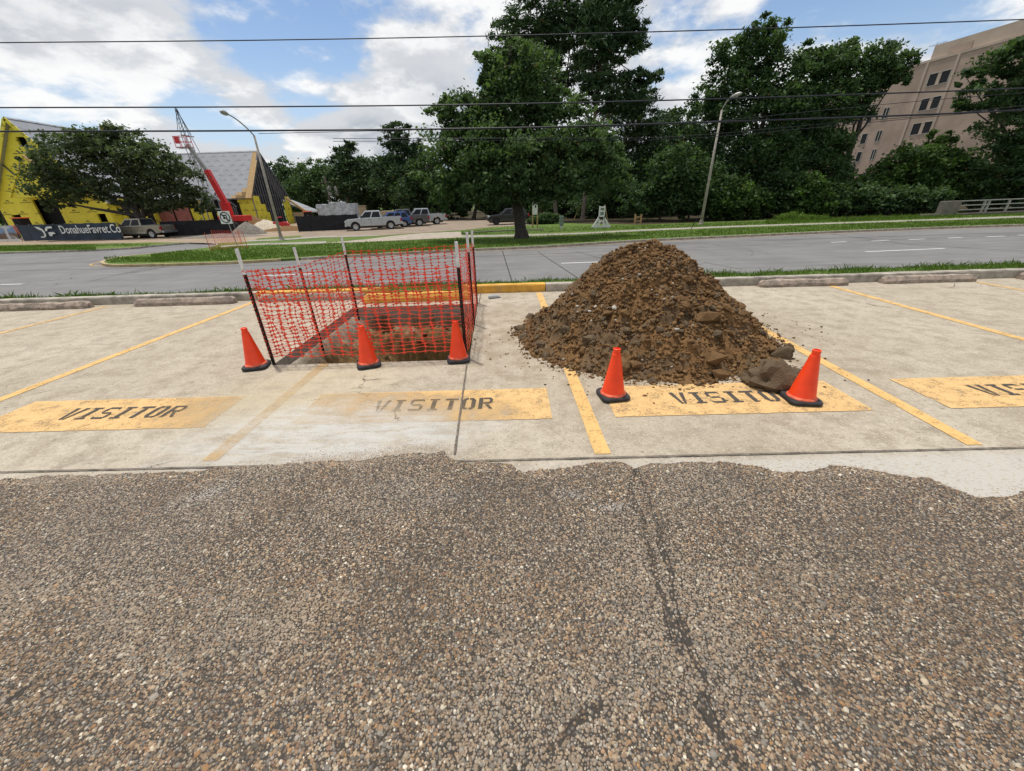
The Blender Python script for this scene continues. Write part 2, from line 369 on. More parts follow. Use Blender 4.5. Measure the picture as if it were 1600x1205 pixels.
def car_paint(name, c, metal=.0):
    mt, g, out = new_mat(name); p = obj_co(g); n = g.noise(p, 3, 6, .6)
    s = g.n('ShaderNodeSeparateXYZ', {0: p})
    low = g.m('MULTIPLY', g.mr(g.m('ADD', s.outputs[2], g.m('MULTIPLY', n, .3)), .45, .85, 1., 0.), .35)
    col = g.mix(low, c, (.20, .17, .13))
    finish(g, out, col, g.mr(n, .3, .7, .25, .45), None, 0, 0, metal, .5, {'Coat Weight': .5}); return mt
M_silver = car_paint('silver_paint', (.42, .44, .46), .35); M_beige = car_paint('champagne_paint', (.30, .27, .21), .4)
M_blue = car_paint('blue_paint', (.045, .10, .28), .2); M_charcoal = car_paint('charcoal_paint', (.10, .10, .105), .3); M_blackcar = car_paint('black_paint', (.010, .010, .012))
M_rim = simple('alloy_rim', (.50, .50, .51), .35, .2, 8, metal=.7, bump=0)
M_taill = simple('tail_lamp_red', (.35, .012, .015), .25, .1, 5, bump=0)
M_headl = simple('head_lamp', (.60, .62, .64), .15, .1, 5, bump=0)
M_trim = simple('dark_trim', (.022, .022, .023), .6, .3, 8, bump=.05)

# ------------------------------------------------------------------ object helpers
def link(name, me, mat=None, parent=None, loc=None):
    o = bpy.data.objects.new(name, me); COL.objects.link(o)
    if mat is not None and not me.materials: me.materials.append(mat)
    if parent is not None: o.parent = parent
    if loc is not None: o.location = loc
    return o
def tag(o, label=None, cat=None, group=None, kind=None):
    if label: o['label'] = label
    if cat: o['category'] = cat
    if group: o['group'] = group
    if kind: o['kind'] = kind
    return o
def thing(name, label, cat, loc=(0, 0, 0), rz=0., group=None):
    o = bpy.data.objects.new(name, None); COL.objects.link(o); o.empty_display_size = .2
    o.location = loc; o.rotation_euler = (0, 0, rz); return tag(o, label, cat, group)
def struct(name, me, mat=None): return tag(link(name, me, mat), kind='structure')
def mesh_np(name, verts, faces, col=None, smooth=False, mats=()):
    """verts (n,3); faces (m,k) all the same size"""
    verts = np.asarray(verts, np.float32); faces = np.asarray(faces, np.int32); k = faces.shape[1]
    me = bpy.data.meshes.new(name)
    me.vertices.add(len(verts)); me.vertices.foreach_set('co', verts.ravel())
    me.loops.add(faces.size); me.loops.foreach_set('vertex_index', faces.ravel())
    me.polygons.add(len(faces)); me.polygons.foreach_set('loop_start', np.arange(0, faces.size, k, dtype=np.int32))
    me.polygons.foreach_set('loop_total', np.full(len(faces), k, np.int32))
    if smooth: me.polygons.foreach_set('use_smooth', np.ones(len(faces), bool))
    me.update(calc_edges=True)
    if col is not None:
        a = me.attributes.new('col', 'FLOAT_COLOR', 'POINT')
        c = np.ones((len(verts), 4), np.float32); c[:, :3] = col; a.data.foreach_set('color', c.ravel())
    for mt in mats: me.materials.append(mt)
    return me
class MB:
    """collects simple solids into one mesh"""
    def __init__(s): s.v = []; s.f = []
    def add(s, vs, fs):
        b = len(s.v); s.v += [tuple(v) for v in vs]; s.f += [tuple(i+b for i in f) for f in fs]; return s
    def box(s, lo, hi, M=None):
        x0, y0, z0 = lo; x1, y1, z1 = hi
        vs = [Vector(p) for p in ((x0, y0, z0), (x1, y0, z0), (x1, y1, z0), (x0, y1, z0), (x0, y0, z1), (x1, y0, z1), (x1, y1, z1), (x0, y1, z1))]
        if M is not None: vs = [M @ v for v in vs]
        return s.add(vs, [(0, 3, 2, 1), (4, 5, 6, 7), (0, 1, 5, 4), (1, 2, 6, 5), (2, 3, 7, 6), (3, 0, 4, 7)])
    def quad(s, a, b, c, d): return s.add((a, b, c, d), [(0, 1, 2, 3)])
    def bar(s, a, b, w, h=None, up=(0, 0, 1)):
        a, b = Vector(a), Vector(b); h = h or w; d = (b-a).normalized(); u = Vector(up)
        if abs(d.dot(u)) > .98: u = Vector((0, 1, 0))
        x = d.cross(u).normalized()*w/2; y = x.cross(d).normalized()*h/2
        vs = [p+q for p in (a, b) for q in (-x-y, x-y, x+y, -x+y)]
        return s.add(vs, [(0, 3, 2, 1), (4, 5, 6, 7), (0, 1, 5, 4), (1, 2, 6, 5), (2, 3, 7, 6), (3, 0, 4, 7)])
    def tube(s, pts, rad, n=8, cap=True):
        pts = [Vector(p) for p in pts]; rad = rad if hasattr(rad, '__len__') else [rad]*len(pts)
        b = len(s.v); prev = None
        for i, p in enumerate(pts):
            d = (pts[min(i+1, len(pts)-1)]-pts[max(i-1, 0)]).normalized()
            if prev is None:
                u = Vector((0, 0, 1)) if abs(d.z) < .9 else Vector((1, 0, 0)); x = d.cross(u).normalized()
            else: x = (prev-d*prev.dot(d)).normalized()
            prev = x; y = d.cross(x)
            for k in range(n):
                a = 2*math.pi*k/n; s.v.append(tuple(p+(x*math.cos(a)+y*math.sin(a))*rad[i]))
        for i in range(len(pts)-1):
            for k in range(n):
                q = b+i*n; s.f.append((q+k, q+(k+1) % n, q+n+(k+1) % n, q+n+k))
        if cap:
            s.f.append(tuple(b+k for k in reversed(range(n)))); s.f.append(tuple(b+(len(pts)-1)*n+k for k in range(n)))
        return s
    def lathe(s, prof, n=20, c=(0, 0, 0), axis='Z'):
        b = len(s.v); c = Vector(c)
        for r, z in prof:
            for k in range(n):
                a = 2*math.pi*k/n
                p = Vector((r*math.cos(a), r*math.sin(a), z)) if axis == 'Z' else (Vector((r*math.cos(a), z, r*math.sin(a))) if axis == 'Y' else Vector((z, r*math.cos(a), r*math.sin(a))))
                s.v.append(tuple(c+p))
        for i in range(len(prof)-1):
            for k in range(n):
                q = b+i*n; s.f.append((q+k, q+(k+1) % n, q+n+(k+1) % n, q+n+k))
        s.f.append(tuple(b+k for k in range(n))); s.f.append(tuple(b+(len(prof)-1)*n+k for k in range(n)))
        return s
    def prism(s, poly, z0, z1, M=None):
        n = len(poly); vs = [Vector((p[0], p[1], z0)) for p in poly]+[Vector((p[0], p[1], z1)) for p in poly]
        if M is not None: vs = [M @ v for v in vs]
        return s.add(vs, [tuple(reversed(range(n))), tuple(range(n, 2*n))]+[(i, (i+1) % n, n+(i+1) % n, n+i) for i in range(n)])
    def me(s, name, mat=None, smooth=False, bevel=0., fix=True):
        bm = bmesh.new(); vs = [bm.verts.new(v) for v in s.v]
        for f in s.f:
            try: bm.faces.new([vs[i] for i in f])
            except ValueError: pass
        if fix: bmesh.ops.recalc_face_normals(bm, faces=bm.faces)
        if bevel:
            es = [e for e in bm.edges if len(e.link_faces) == 2 and e.calc_face_angle(0) > .5]
            bmesh.ops.bevel(bm, geom=es, offset=bevel, segments=2, affect='EDGES', profile=.6, clamp_overlap=True)
        for f in bm.faces: f.smooth = smooth
        me = bpy.data.meshes.new(name); bm.to_mesh(me); bm.free()
        if mat: me.materials.append(mat)
        return me
    def obj(s, name, mat, parent=None, **k): return link(name, s.me(name, mat, **k), None, parent)
def box_obj(name, lo, hi, mat, parent=None, bevel=0., M=None): return MB().box(lo, hi, M).obj(name, mat, parent, bevel=bevel)
def copy_tree(o, parent=None):
    c = o.copy(); COL.objects.link(c); c.parent = parent
    for ch in o.children: copy_tree(ch, c)
    return c
def fbm(x, y, z, o=5): return mnoise.fractal(Vector((x, y, z)), .9, 2.0, o)
def sheet(name, pts, z, mat, kind=True, thick=0., parent=None):
    """flat ground polygon (ngon triangulated) with an optional skirt"""
    bm = bmesh.new(); vs = [bm.verts.new((p[0], p[1], z)) for p in pts]
    es = [bm.edges.new((vs[i], vs[(i+1) % len(vs)])) for i in range(len(vs))]
    bmesh.ops.triangle_fill(bm, edges=es, use_beauty=True)
    for f in bm.faces:
        if f.normal.z < 0: f.normal_flip()
    if thick:
        lo = [bm.verts.new((p[0], p[1], z-thick)) for p in pts]
        for i in range(len(vs)): bm.faces.new((vs[i], lo[i], lo[(i+1) % len(vs)], vs[(i+1) % len(vs)]))
    me = bpy.data.meshes.new(name); bm.to_mesh(me); bm.free(); me.materials.append(mat)
    o = link(name, me, None, parent)
    if kind: o['kind'] = 'structure'
    return o
def text_mesh(body, size, mat, name='lettering', bold=0.):
    cu = bpy.data.curves.new('text', 'FONT'); cu.body = body; cu.size = size; cu.extrude = .004; cu.offset = bold; cu.resolution_u = 3
    o = bpy.data.objects.new('text', cu); COL.objects.link(o)
    me = bpy.data.meshes.new_from_object(o.evaluated_get(bpy.context.evaluated_depsgraph_get())); me.name = name
    bpy.data.objects.remove(o); me.materials.clear(); me.materials.append(mat); return me

# ================================================================== GROUND AND LOT (large structure)
sheet('ground', [(-3000, -200), (3000, -200), (3000, 4000), (-3000, 4000)], -1.06, M_grass)
HOLE = [(-2.77, 4.0), (-.53, 4.0), (-.64, 6.62), (-2.83, 6.6)]
def build_lot():
    xs = [-45, None, None, 45]; rows = [(0, -2.77, -.53), (1, -2.77, -.53), (2, -2.83, -.64), (3, -2.83, -.64)]
    ysL = [1.0, 4.0, 6.61, 7.42]; v = []; 
    for r, a, b in rows: v += [(-45, ysL[r], 0), (a, ysL[r], 0), (b, ysL[r], 0), (45, ysL[r], 0)]
    v[5] = (*HOLE[0], 0); v[6] = (*HOLE[1], 0); v[10] = (*HOLE[2], 0); v[9] = (*HOLE[3], 0)
    f = [(r*4+c, r*4+c+1, r*4+c+5, r*4+c+4) for r in range(3) for c in range(3) if not (r == 1 and c == 1)]
    return struct('parking_lot', mesh_np('parking_lot', v, f, mats=[M_concrete]))
LOT = build_lot()

# asphalt drive with its ragged far edge lying over the slab
EDGE_PX = [(-500, 760), (-250, 755), (0, 749), (60, 745), (150, 742), (300, 736), (400, 728), (480, 722), (560, 719), (620, 711), (660, 707), (693, 706), (702, 718), (740, 722), (800, 726), (815, 737), (850, 733), (905, 728), (930, 723), (975, 723), (990, 731), (1010, 725), (1080, 722), (1130, 722), (1180, 727), (1220, 738), (1260, 738), (1300, 727), (1350, 732), (1400, 742), (1450, 748), (1490, 765), (1530, 778), (1570, 775), (1610, 766), (1800, 770), (2100, 760)]
EDGE = np.array([tuple(gp(*q))[:2] for q in EDGE_PX])
def edge_y(x):
    y = np.interp(x, EDGE[:, 0], EDGE[:, 1])
    return y + np.array([.022*fbm(a*7, 3.1, 0, 5) + .010*fbm(a*40, 9.1, 0, 3) for a in np.atleast_1d(x)])
def build_asphalt():
    xs = np.unique(np.concatenate([np.linspace(-45, -9, 30), np.linspace(-9, 9, 1500), np.linspace(9, 45, 30)]))
    ey = edge_y(xs); offs = [(0, -.002), (-.010, .006), (-.03, .011), (-.12, .012), (-.6, .012), (-1.4, .012), (-9, .012)]
    v = []; n = len(xs)
    for d, z in offs:
        for x, y in zip(xs, ey): v.append((x, (y+d) if d > -5 else -8., z))
    f = [(r*n+i+1, r*n+i, (r+1)*n+i, (r+1)*n+i+1) for r in range(len(offs)-1) for i in range(n-1)]
    return struct('asphalt_drive', mesh_np('asphalt_drive', v, f, smooth=True, mats=[M_asphalt]))
DRIVE = build_asphalt()
M_tar = simple('crack_fill', (.028, .025, .023), .9, .4, 40, bump=.6, coord='pos')

CRACKS = [[(990, 735), (985, 770), (1002, 815), (1010, 850), (1030, 920), (1050, 980), (1075, 1050), (1100, 1110), (1130, 1160), (1165, 1215)],
          [(992, 735), (1018, 790), (1032, 850), (1052, 930), (1078, 1010), (1100, 1062), (1110, 1120)],
          [(790, 1215), (860, 1175), (905, 1130), (940, 1105)], [(0, 1120), (40, 1080), (80, 1060)], [(1215, 1040), (1245, 1075), (1262, 1090)]]
def build_pebbles():
    rg = np.random.default_rng(11)
    sp = .0104
    xs = np.arange(-5.2, 5.2, sp); ys = np.arange(.40, 2.5, sp*.87)
    X, Y = np.meshgrid(xs, ys); X = X + (np.arange(len(ys)) % 2)[:, None]*sp/2
    X = X.ravel() + rg.normal(0, sp*.22, X.size); Y = Y.ravel() + rg.normal(0, sp*.22, Y.size)
    ed = np.interp(X, *(lambda q: (q, edge_y(q)))(np.linspace(-5.6, 5.6, 1500)))
    # keep only what stands on the asphalt, and (cheaply) inside a generous wedge in front of the camera
    keep = (Y < ed-.012) & (np.abs(X) < 1.22*Y + 1.25 + np.abs(rg.normal(0, .55, X.size)))
    # cracks: pebbles are missing along them
    for ci, c in enumerate(CRACKS):
        pts = np.array([tuple(gp(*q))[:2] for q in c]); ti = np.linspace(0, len(pts)-1, 260)
        cx = np.interp(ti, np.arange(len(pts)), pts[:, 0]); cy = np.interp(ti, np.arange(len(pts)), pts[:, 1])
        cx = cx + np.array([.014*fbm(t*1.7, ci*7.7, 0, 4) for t in ti]); w = np.array([.015+.020*fbm(t*.9, ci*3.3+5, 1, 4) for t in ti])*(1. if ci < 2 else .8)
        near = np.full(X.size, 9.); wn = np.zeros(X.size)
        for a, b, ww in zip(cx, cy, w):
            d = np.hypot(X-a, Y-b); sel = d < near; near[sel] = d[sel]; wn[sel] = ww
        keep &= ~((near < wn) & (rg.random(X.size) < .93))
        vv = []
        for a, b, ww in zip(cx, cy, w):
            e = max(.002, ww*.8); vv += [(a-e, b, .0128), (a, b, .0085), (a+e, b, .0128)]
        ff = [(3*i+j, 3*i+j+1, 3*i+j+4, 3*i+j+3) for i in range(len(ti)-1) for j in (0, 1)]
        link('crack', mesh_np('crack', vv, ff, mats=[M_tar]), None, DRIVE)
    keep &= rg.random(X.size) < .93
    X, Y = X[keep], Y[keep]
    # loose stones kicked onto the slab beside the edge
    m_ = 5200; lx = np.concatenate([rg.uniform(-1.6, -.47, 4000), rg.uniform(-4, 3.6, m_-4000)])
    ly = np.interp(lx, EDGE[:, 0], EDGE[:, 1]) + np.concatenate([np.abs(rg.normal(0, .07, 4000)), np.abs(rg.normal(0, .04, m_-4000))])
    lz = np.zeros(X.size) + .0115
    X = np.concatenate([X, lx]); Y = np.concatenate([Y, ly]); Z = np.concatenate([lz, np.full(m_, .000)])
    N = X.size
    R = np.clip(rg.lognormal(math.log(.0056), .29, N), .0035, .016); R[-m_:] *= .55
    pal = np.array((1.42, 1.34, 1.19))*np.array([(.075, .068, .06), (.135, .095, .066), (.185, .132, .09), (.235, .18, .128), (.12, .112, .106), (.19, .178, .165), (.28, .245, .195), (.40, .375, .33), (.23, .135, .07), (.15, .09, .065)])
    pr = np.array([.14, .19, .19, .14, .11, .085, .075, .026, .03, .02]); pr /= pr.sum()
    C = pal[rg.choice(len(pal), N, p=pr)]*rg.uniform(.75, 1.2, (N, 1))
    def blend(cx, cy, rx, ry, c, amt, rot=0.):
        nonlocal C
        dx, dy = X-cx, Y-cy; a, b = dx*math.cos(rot)+dy*math.sin(rot), -dx*math.sin(rot)+dy*math.cos(rot)
        w = np.clip(1.25-np.hypot(a/rx, b/ry)-rg.uniform(0, .6, N), 0, 1)*amt; C = C*(1-w[:, None])+np.array(c)*w[:, None]
    for q, rx, ry, c, a, ro in (((470, 965), .24, .16, (.33, .25, .17), 1.0, .4), ((175, 918), .08, .05, (.40, .31, .22), 1., .3), ((320, 775), .24, .10, (.42, .41, .385), .95, .7), ((690, 780), .35, .12, (.34, .32, .30), .4, .2),
                               ((955, 795), .16, .05, (.45, .45, .44), .75, 0.), ((890, 775), .14, .06, (.38, .38, .37), .6, 0.), ((620, 760), .25, .15, (.36, .34, .31), .5, 0.), ((820, 850), .4, .3, (.25, .20, .15), .35, .3), ((560, 800), .5, .25, (.28, .24, .19), .4, .2), ((1250, 900), .6, .3, (.24, .21, .17), .35, .2), ((300, 1000), .5, .2, (.24, .21, .17), .3, .1)):
        w = gp(*q); blend(w.x, w.y, rx, ry, c, a, ro)
    big = np.array([fbm(a*.9, b*.9, 4.2, 3) for a, b in zip(X, Y)]); mid_ = np.array([fbm(a*4, b*4, 7.2, 3) for a, b in zip(X, Y)]); C *= np.clip(1+.38*big+.22*mid_, .45, 1.7)[:, None]
    dusty = np.clip((big-.12)*1.6, 0, .45)[:, None]; C = C*(1-dusty)+np.array((.25, .215, .17))*dusty
    n = 5; rot = rg.uniform(0, 6.28, N); el = rg.uniform(.62, 1., N); hh = rg.uniform(.22, .58, N)
    V = np.zeros((N, 2*n, 3), np.float32)
    for ring, (rs, zs) in enumerate(((1., -.1), (.72, .75))):
        for k in range(n):
            a = 2*math.pi*k/n; j = rg.uniform(.8, 1.18, N)*rs
            px, py = np.cos(a)*R*j, np.sin(a)*R*j*el
            V[:, ring*n+k, 0] = X+px*np.cos(rot)-py*np.sin(rot); V[:, ring*n+k, 1] = Y+px*np.sin(rot)+py*np.cos(rot)
            V[:, ring*n+k, 2] = Z+zs*R*hh*(rg.uniform(.8, 1.15, N) if ring else 1)
    T = []
    for k in range(n):
        k2 = (k+1) % n; T += [(k, k2, n+k2), (k, n+k2, n+k)]
    T += [(n, n+k, n+k+1) for k in range(1, n-1)]
    T = np.array(T); far = Y > 1.25                       # stones under three pixels get a simple low dome
    Vn = V[~far].reshape(-1, 3); kn = int((~far).sum()); kf = N-kn; Fn = (np.arange(kn)*(2*n))[:, None, None]+T[None]
    Vf = np.concatenate([V[far][:, :n], np.stack([X[far], Y[far], Z[far]+R[far]*hh[far]*.95], 1)[:, None]], 1)
    Tf = np.array([(k, (k+1) % n, n) for k in range(n)]); Ff = len(Vn)+(np.arange(kf)*(n+1))[:, None, None]+Tf[None]
    me = mesh_np('pebbles', np.concatenate([Vn, Vf.reshape(-1, 3)]), np.concatenate([Fn.reshape(-1, 3), Ff.reshape(-1, 3)]), np.concatenate([np.repeat(C[~far], 2*n, 0), np.repeat(C[far], n+1, 0)]), True, [mat_vcol('pebble_stone', .7, 300., .2, .35, var=.2)])
    tag(link('pebbles', me), 'brown and grey pebbles of the exposed aggregate asphalt', 'gravel', kind='stuff')
build_pebbles()

# painted stripes, boxes and stencil letters on the slab (sheets 4 mm apart)
def strip_sheet(name, pts, z, mat, parent, seg=.04, jit=.004):
    """painted quad with slightly ragged edges; pts = 4 corners"""
    a, b, c, d = [Vector((*p, z)) for p in pts]; n = max(2, int((b-a).length/seg)); v = []; f = []
    for i in range(n+1):
        t = i/n; p = a.lerp(b, t); q = d.lerp(c, t); s = (q-p).normalized()
        v += [p+s*(jit*fbm(p.x*20, p.y*20, 1, 3)), q+s*(jit*fbm(q.x*20, q.y*20, 2, 3))]
        if i: f.append((2*i-2, 2*i, 2*i+1, 2*i-1))
    return link(name, mesh_np(name, [tuple(x) for x in v], f, mats=[mat]), None, parent)
STR = [(-10.65, -10.6, 2.2, 7.25, M_yellow_old), (-8.0, -7.86, 2.2, 7.27, M_yellow_old), (-5.06, -5.0, 2.2, 7.27, M_yellow), (-2.2, -2.17, 2.2, 3.99, M_yellow_old), (.585, .47, 2.17, 7.35, M_yellow), (3.13, 3.31, 2.17, 7.2, M_yellow), (5.76, 5.89, 2.17, 7.2, M_yellow), (8.4, 8.53, 2.17, 7.15, M_yellow_old), (11.1, 11.2, 2.17, 7.15, M_yellow_old)]
for x0, x1, y0, y1, mt in STR:
    w = .056; strip_sheet('parking_stripe', [(x0-w, y0), (x1-w, y1), (x1+w, y1), (x0+w, y0)], .004, mt, LOT)
LET = {'V': [[(-.02, 1), (.28, 1), (.47, 0), (.32, 0)], [(.72, 1), (1.02, 1), (.68, 0), (.53, 0)]],
       'I': [[(.34, .15), (.66, .15), (.66, .85), (.34, .85)], [(.15, .88), (.85, .88), (.85, 1), (.15, 1)], [(.15, 0), (.85, 0), (.85, .12), (.15, .12)]],
       'S': [[(.1, .86), (.9, .86), (.98, .72), (.98, .9), (.88, 1), (.12, 1)], [(0, .56), (.22, .62), (.22, .84), (.06, .92), (0, .86)], [(.08, .54), (.25, .44), (.9, .44), (.75, .57)],
             [(.78, .16), (.94, .08), (1, .16), (1, .44), (.92, .42), (.78, .38)], [(.02, .1), (.12, 0), (.88, 0), (.9, .14), (.1, .14), (.02, .28)]],
       'T': [[(.34, 0), (.66, 0), (.66, .81), (.34, .81)], [(.02, .85), (.98, .85), (.98, 1), (.02, 1)]],
       'O': [[(.46, 1), (.2, 1), (0, .8), (0, .2), (.2, 0), (.46, 0), (.46, .13), (.28, .15), (.30, .26), (.30, .74), (.34, .85), (.46, .87)], [(.54, 1), (.8, 1), (1, .8), (1, .2), (.8, 0), (.54, 0), (.54, .13), (.72, .15), (.70, .26), (.70, .74), (.66, .85), (.54, .87)]],
       'R': [[(-.02, 0), (.28, 0), (.28, 1), (-.02, 1)], [(.33, 1), (.8, 1), (.97, .86), (.97, .6), (.8, .46), (.3, .46), (.3, .59), (.68, .59), (.76, .66), (.76, .8), (.68, .87), (.3, .87)], [(.42, .43), (.66, .43), (1, 0), (.76, 0)]]}
def visitor_box(x0, x1, letters_x, mat_ink, z=.008):
    b = strip_sheet('visitor_box', [(x0, 2.66), (x1, 2.66), (x1, 3.22), (x0, 3.22)], .0045, M_box, LOT, jit=.006)
    x = letters_x; w, h = .124, .205
    for ch in 'VISITOR':
        bm = bmesh.new()
        for poly in LET[ch]: bm.faces.new([bm.verts.new((x+p[0]*w, 2.845+p[1]*h, z)) for p in poly])
        for f_ in bm.faces:
            f_.normal_update()
            if f_.normal.z < 0: f_.normal_flip()
        me = bpy.data.meshes.new('stencil_letter'); bm.to_mesh(me); bm.free(); me.materials.append(mat_ink)
        link('stencil_letter', me, None, b); x += w*1.24
    return b
visitor_box(-7.35, -5.45, -7.0, M_ink); visitor_box(-4.62, -2.58, -4.03, M_ink); visitor_box(-1.86, .28, -1.26, M_ink); visitor_box(.79, 2.86, 1.36, M_ink); visitor_box(3.47, 5.55, 3.98, M_ink)
for n_, pts in (('slab_joint', [(-45, 2.125), (45, 2.105), (45, 2.117), (-45, 2.139)]), ('slab_joint', [(-.458, 2.2), (-.556, 3.99), (-.542, 3.99), (-.442, 2.2)]), ('slab_joint', [(-2.86, 6.61), (-2.87, 7.41), (-2.855, 7.41), (-2.845, 6.61)]), ('slab_joint', [(-.63, 6.63), (-.66, 7.41), (-.645, 7.41), (-.615, 6.63)])):
    strip_sheet(n_, pts, .010, M_joint, LOT, .05, .004)

# kerb, with its yellow pieces and the gap behind the pit
def kerb_piece(x0, x1, mat, skew0=0., skew1=0., y=7.42, d=.17, h=.15, name='kerb'):
    n = max(2, int((x1-x0)/.12)); prof = [(0, -.1), (0.004, h-.03), (.012, h-.008), (.03, h), (d-.02, h), (d, h-.02), (d, -.1)]; v = []; f = []; k = len(prof)
    for i in range(n+1):
        t = i/n
        for j, (py, pz) in enumerate(prof):
            x = x0+(x1-x0)*t+(skew0*(1-t)+skew1*t)*(py/d)
            e = .006*fbm(x*4, py*9, pz*9, 4); v.append((x, y+py+e, pz+(e if pz > 0 else 0)))
    for i in range(n):
        for j in range(k-1): f.append((i*k+j, (i+1)*k+j, (i+1)*k+j+1, i*k+j+1))
    me = bpy.data.meshes.new(name); me.from_pydata(v, [], f+[tuple(range(k)), tuple(n*k+j for j in reversed(range(k)))]); me.materials.append(mat)
    return struct(name, me)
x_ = -41.
for seg in [(-41, -33), (-33, -25), (-25, -18.2), (-18.19, -11.6), (-11.59, -5.02)]: kerb_piece(*seg, M_kerb)
kerb_piece(-5.01, -2.74, M_kerby, 0, .28); kerb_piece(-.88, .60, M_kerby, -.15, 0, y=7.44)
for seg in [(.61, 5.9), (5.91, 11.9), (11.91, 18), (18.01, 26), (26.01, 41)]: kerb_piece(*seg, M_kerb)

# ground between kerb and street: a narrow crest that drops to the street
def crest(x): return 8.12+.028*max(-9, min(x, 12))
def build_bank():
    xs = np.linspace(-45, 45, 361); v = []; k = 7
    for x in xs:
        c = crest(x)
        for y, z in ((7.56, .05), (7.75, .085), (c, .075), (c+.3, -.02), (c+1.3, -.5), (c+2.3, -.93), (c+3.2, -1.03)):
            v.append((x, y, z+.015*fbm(x*2, y*2, 0, 4)))
    f = [(i*k+j, (i+1)*k+j, (i+1)*k+j+1, i*k+j+1) for i in range(len(xs)-1) for j in range(k-1)]
    struct('grass_bank', mesh_np('grass_bank', v, f, smooth=True, mats=[M_grass]))
build_bank()
def blades(name, X, Y, Z, H, W, seed, label):
    rg = np.random.default_rng(seed); N = len(X); a = rg.uniform(0, 6.28, N); lean = rg.normal(0, .35, (N, 2))*H[:, None]
    V = np.zeros((N, 4, 3), np.float32); dx, dy = np.cos(a)*W, np.sin(a)*W
    V[:, 0] = np.stack([X-dx, Y-dy, Z], 1); V[:, 1] = np.stack([X+dx, Y+dy, Z], 1)
    V[:, 2] = np.stack([X+lean[:, 0]*.4+dx*.7, Y+lean[:, 1]*.4+dy*.7, Z+H*.6], 1); V[:, 3] = np.stack([X+lean[:, 0], Y+lean[:, 1], Z+H], 1)
    T = np.array([(0, 1, 2), (0, 2, 3)]); Fc = (np.arange(N)*4)[:, None, None]+T[None]
    c = np.repeat(np.stack([rg.uniform(0, 1, N), rg.uniform(0, 1, N)*.975, np.zeros(N)], 1), 4, 0)
    return tag(link(name, mesh_np(name, V.reshape(-1, 3), Fc.reshape(-1, 3), c, False, [M_blade])), label, 'grass', kind='stuff')
def bank_grass():
    rg = np.random.default_rng(3); N = 44000; X = rg.uniform(-15, 15, N); cr = np.array([crest(x) for x in X]); Y = 7.6+(cr+.45-7.6)*rg.random(N)
    Z = np.where(Y < cr, .075, .075-(Y-cr)*.33); tuft = np.array([fbm(x*1.3, y*1.3, 2, 3) for x, y in zip(X, Y)])
    blades('grass', X, Y, Z-.005, np.clip(rg.lognormal(math.log(.05), .4, N)*(1+.7*tuft), .015, .2), rg.uniform(.003, .006, N), 4, 'short green grass growing along the kerb above the street')
bank_grass()

# wheel stops
def wheel_stop(x0, x1, y, mat, label, h=.125, d=.17, rz=0., chip=0):
    L = x1-x0; n = 30; prof = [(-d/2, 0), (-d/2, h*.45), (-d/2+.035, h*.93), (-d/2+.055, h), (d/2-.055, h), (d/2-.035, h*.93), (d/2, h*.45), (d/2, 0)]; k = len(prof); v = []; f = []
    for i in range(n+1):
        t = i/n; x = -L/2+L*t; e0 = min(t, 1-t)*L; s = 1-.28*max(0, 1-e0/.05)
        for j, (py, pz) in enumerate(prof):
            w = .010*fbm(x*5+x0, py*12, pz*12+x0, 5)
            if chip and fbm(x*3+x0, py*5, pz*5, 3) > .28 and pz > .05: w -= .014
            v.append((x, py*(s+.02)+w, max(0, pz*s+w) if pz > 0 else 0))
    for i in range(n):
        for j in range(k-1): f.append((i*k+j, (i+1)*k+j, (i+1)*k+j+1, i*k+j+1))
    me = bpy.data.meshes.new('wheel_stop'); me.from_pydata(v, [], f+[tuple(range(k)), tuple(n*k+j for j in reversed(range(k)))]); me.materials.append(mat)
    o = link('wheel_stop', me); o.location = ((x0+x1)/2, y, .002); o.rotation_euler.z = rz
    return tag(o, label, 'wheel stop', 'concrete wheel stops in front of the kerb' if mat is M_stop else None)
wheel_stop(-10.0, -8.10, 7.20, M_stop, 'weathered tan concrete wheel stop two stalls beyond the fenced pit, its end crumbled', rz=.02, chip=1)
wheel_stop(-7.23, -5.32, 7.24, M_stop, 'smooth tan concrete wheel stop in the stall next to the fenced pit')
wheel_stop(-4.90, -2.86, 7.31, M_stop, 'tan concrete wheel stop seen through orange netting against yellow kerb', rz=-.01)
o = wheel_stop(-2.74, -.80, 6.97, M_kerby, 'yellow painted concrete block lying along the back edge of the pit', h=.155, d=.15, rz=.015)
wheel_stop(4.62, 6.22, 7.28, M_stop, 'cracked grey concrete wheel stop in the stall beside the dirt pile', rz=-.03, chip=1)
wheel_stop(6.90, 8.58, 7.28, M_stop, 'flat topped concrete wheel stop in the second stall from the dirt pile', rz=-.01)
wheel_stop(9.45, 11.3, 7.28, M_stop, 'concrete wheel stop in the third stall from the dirt pile')

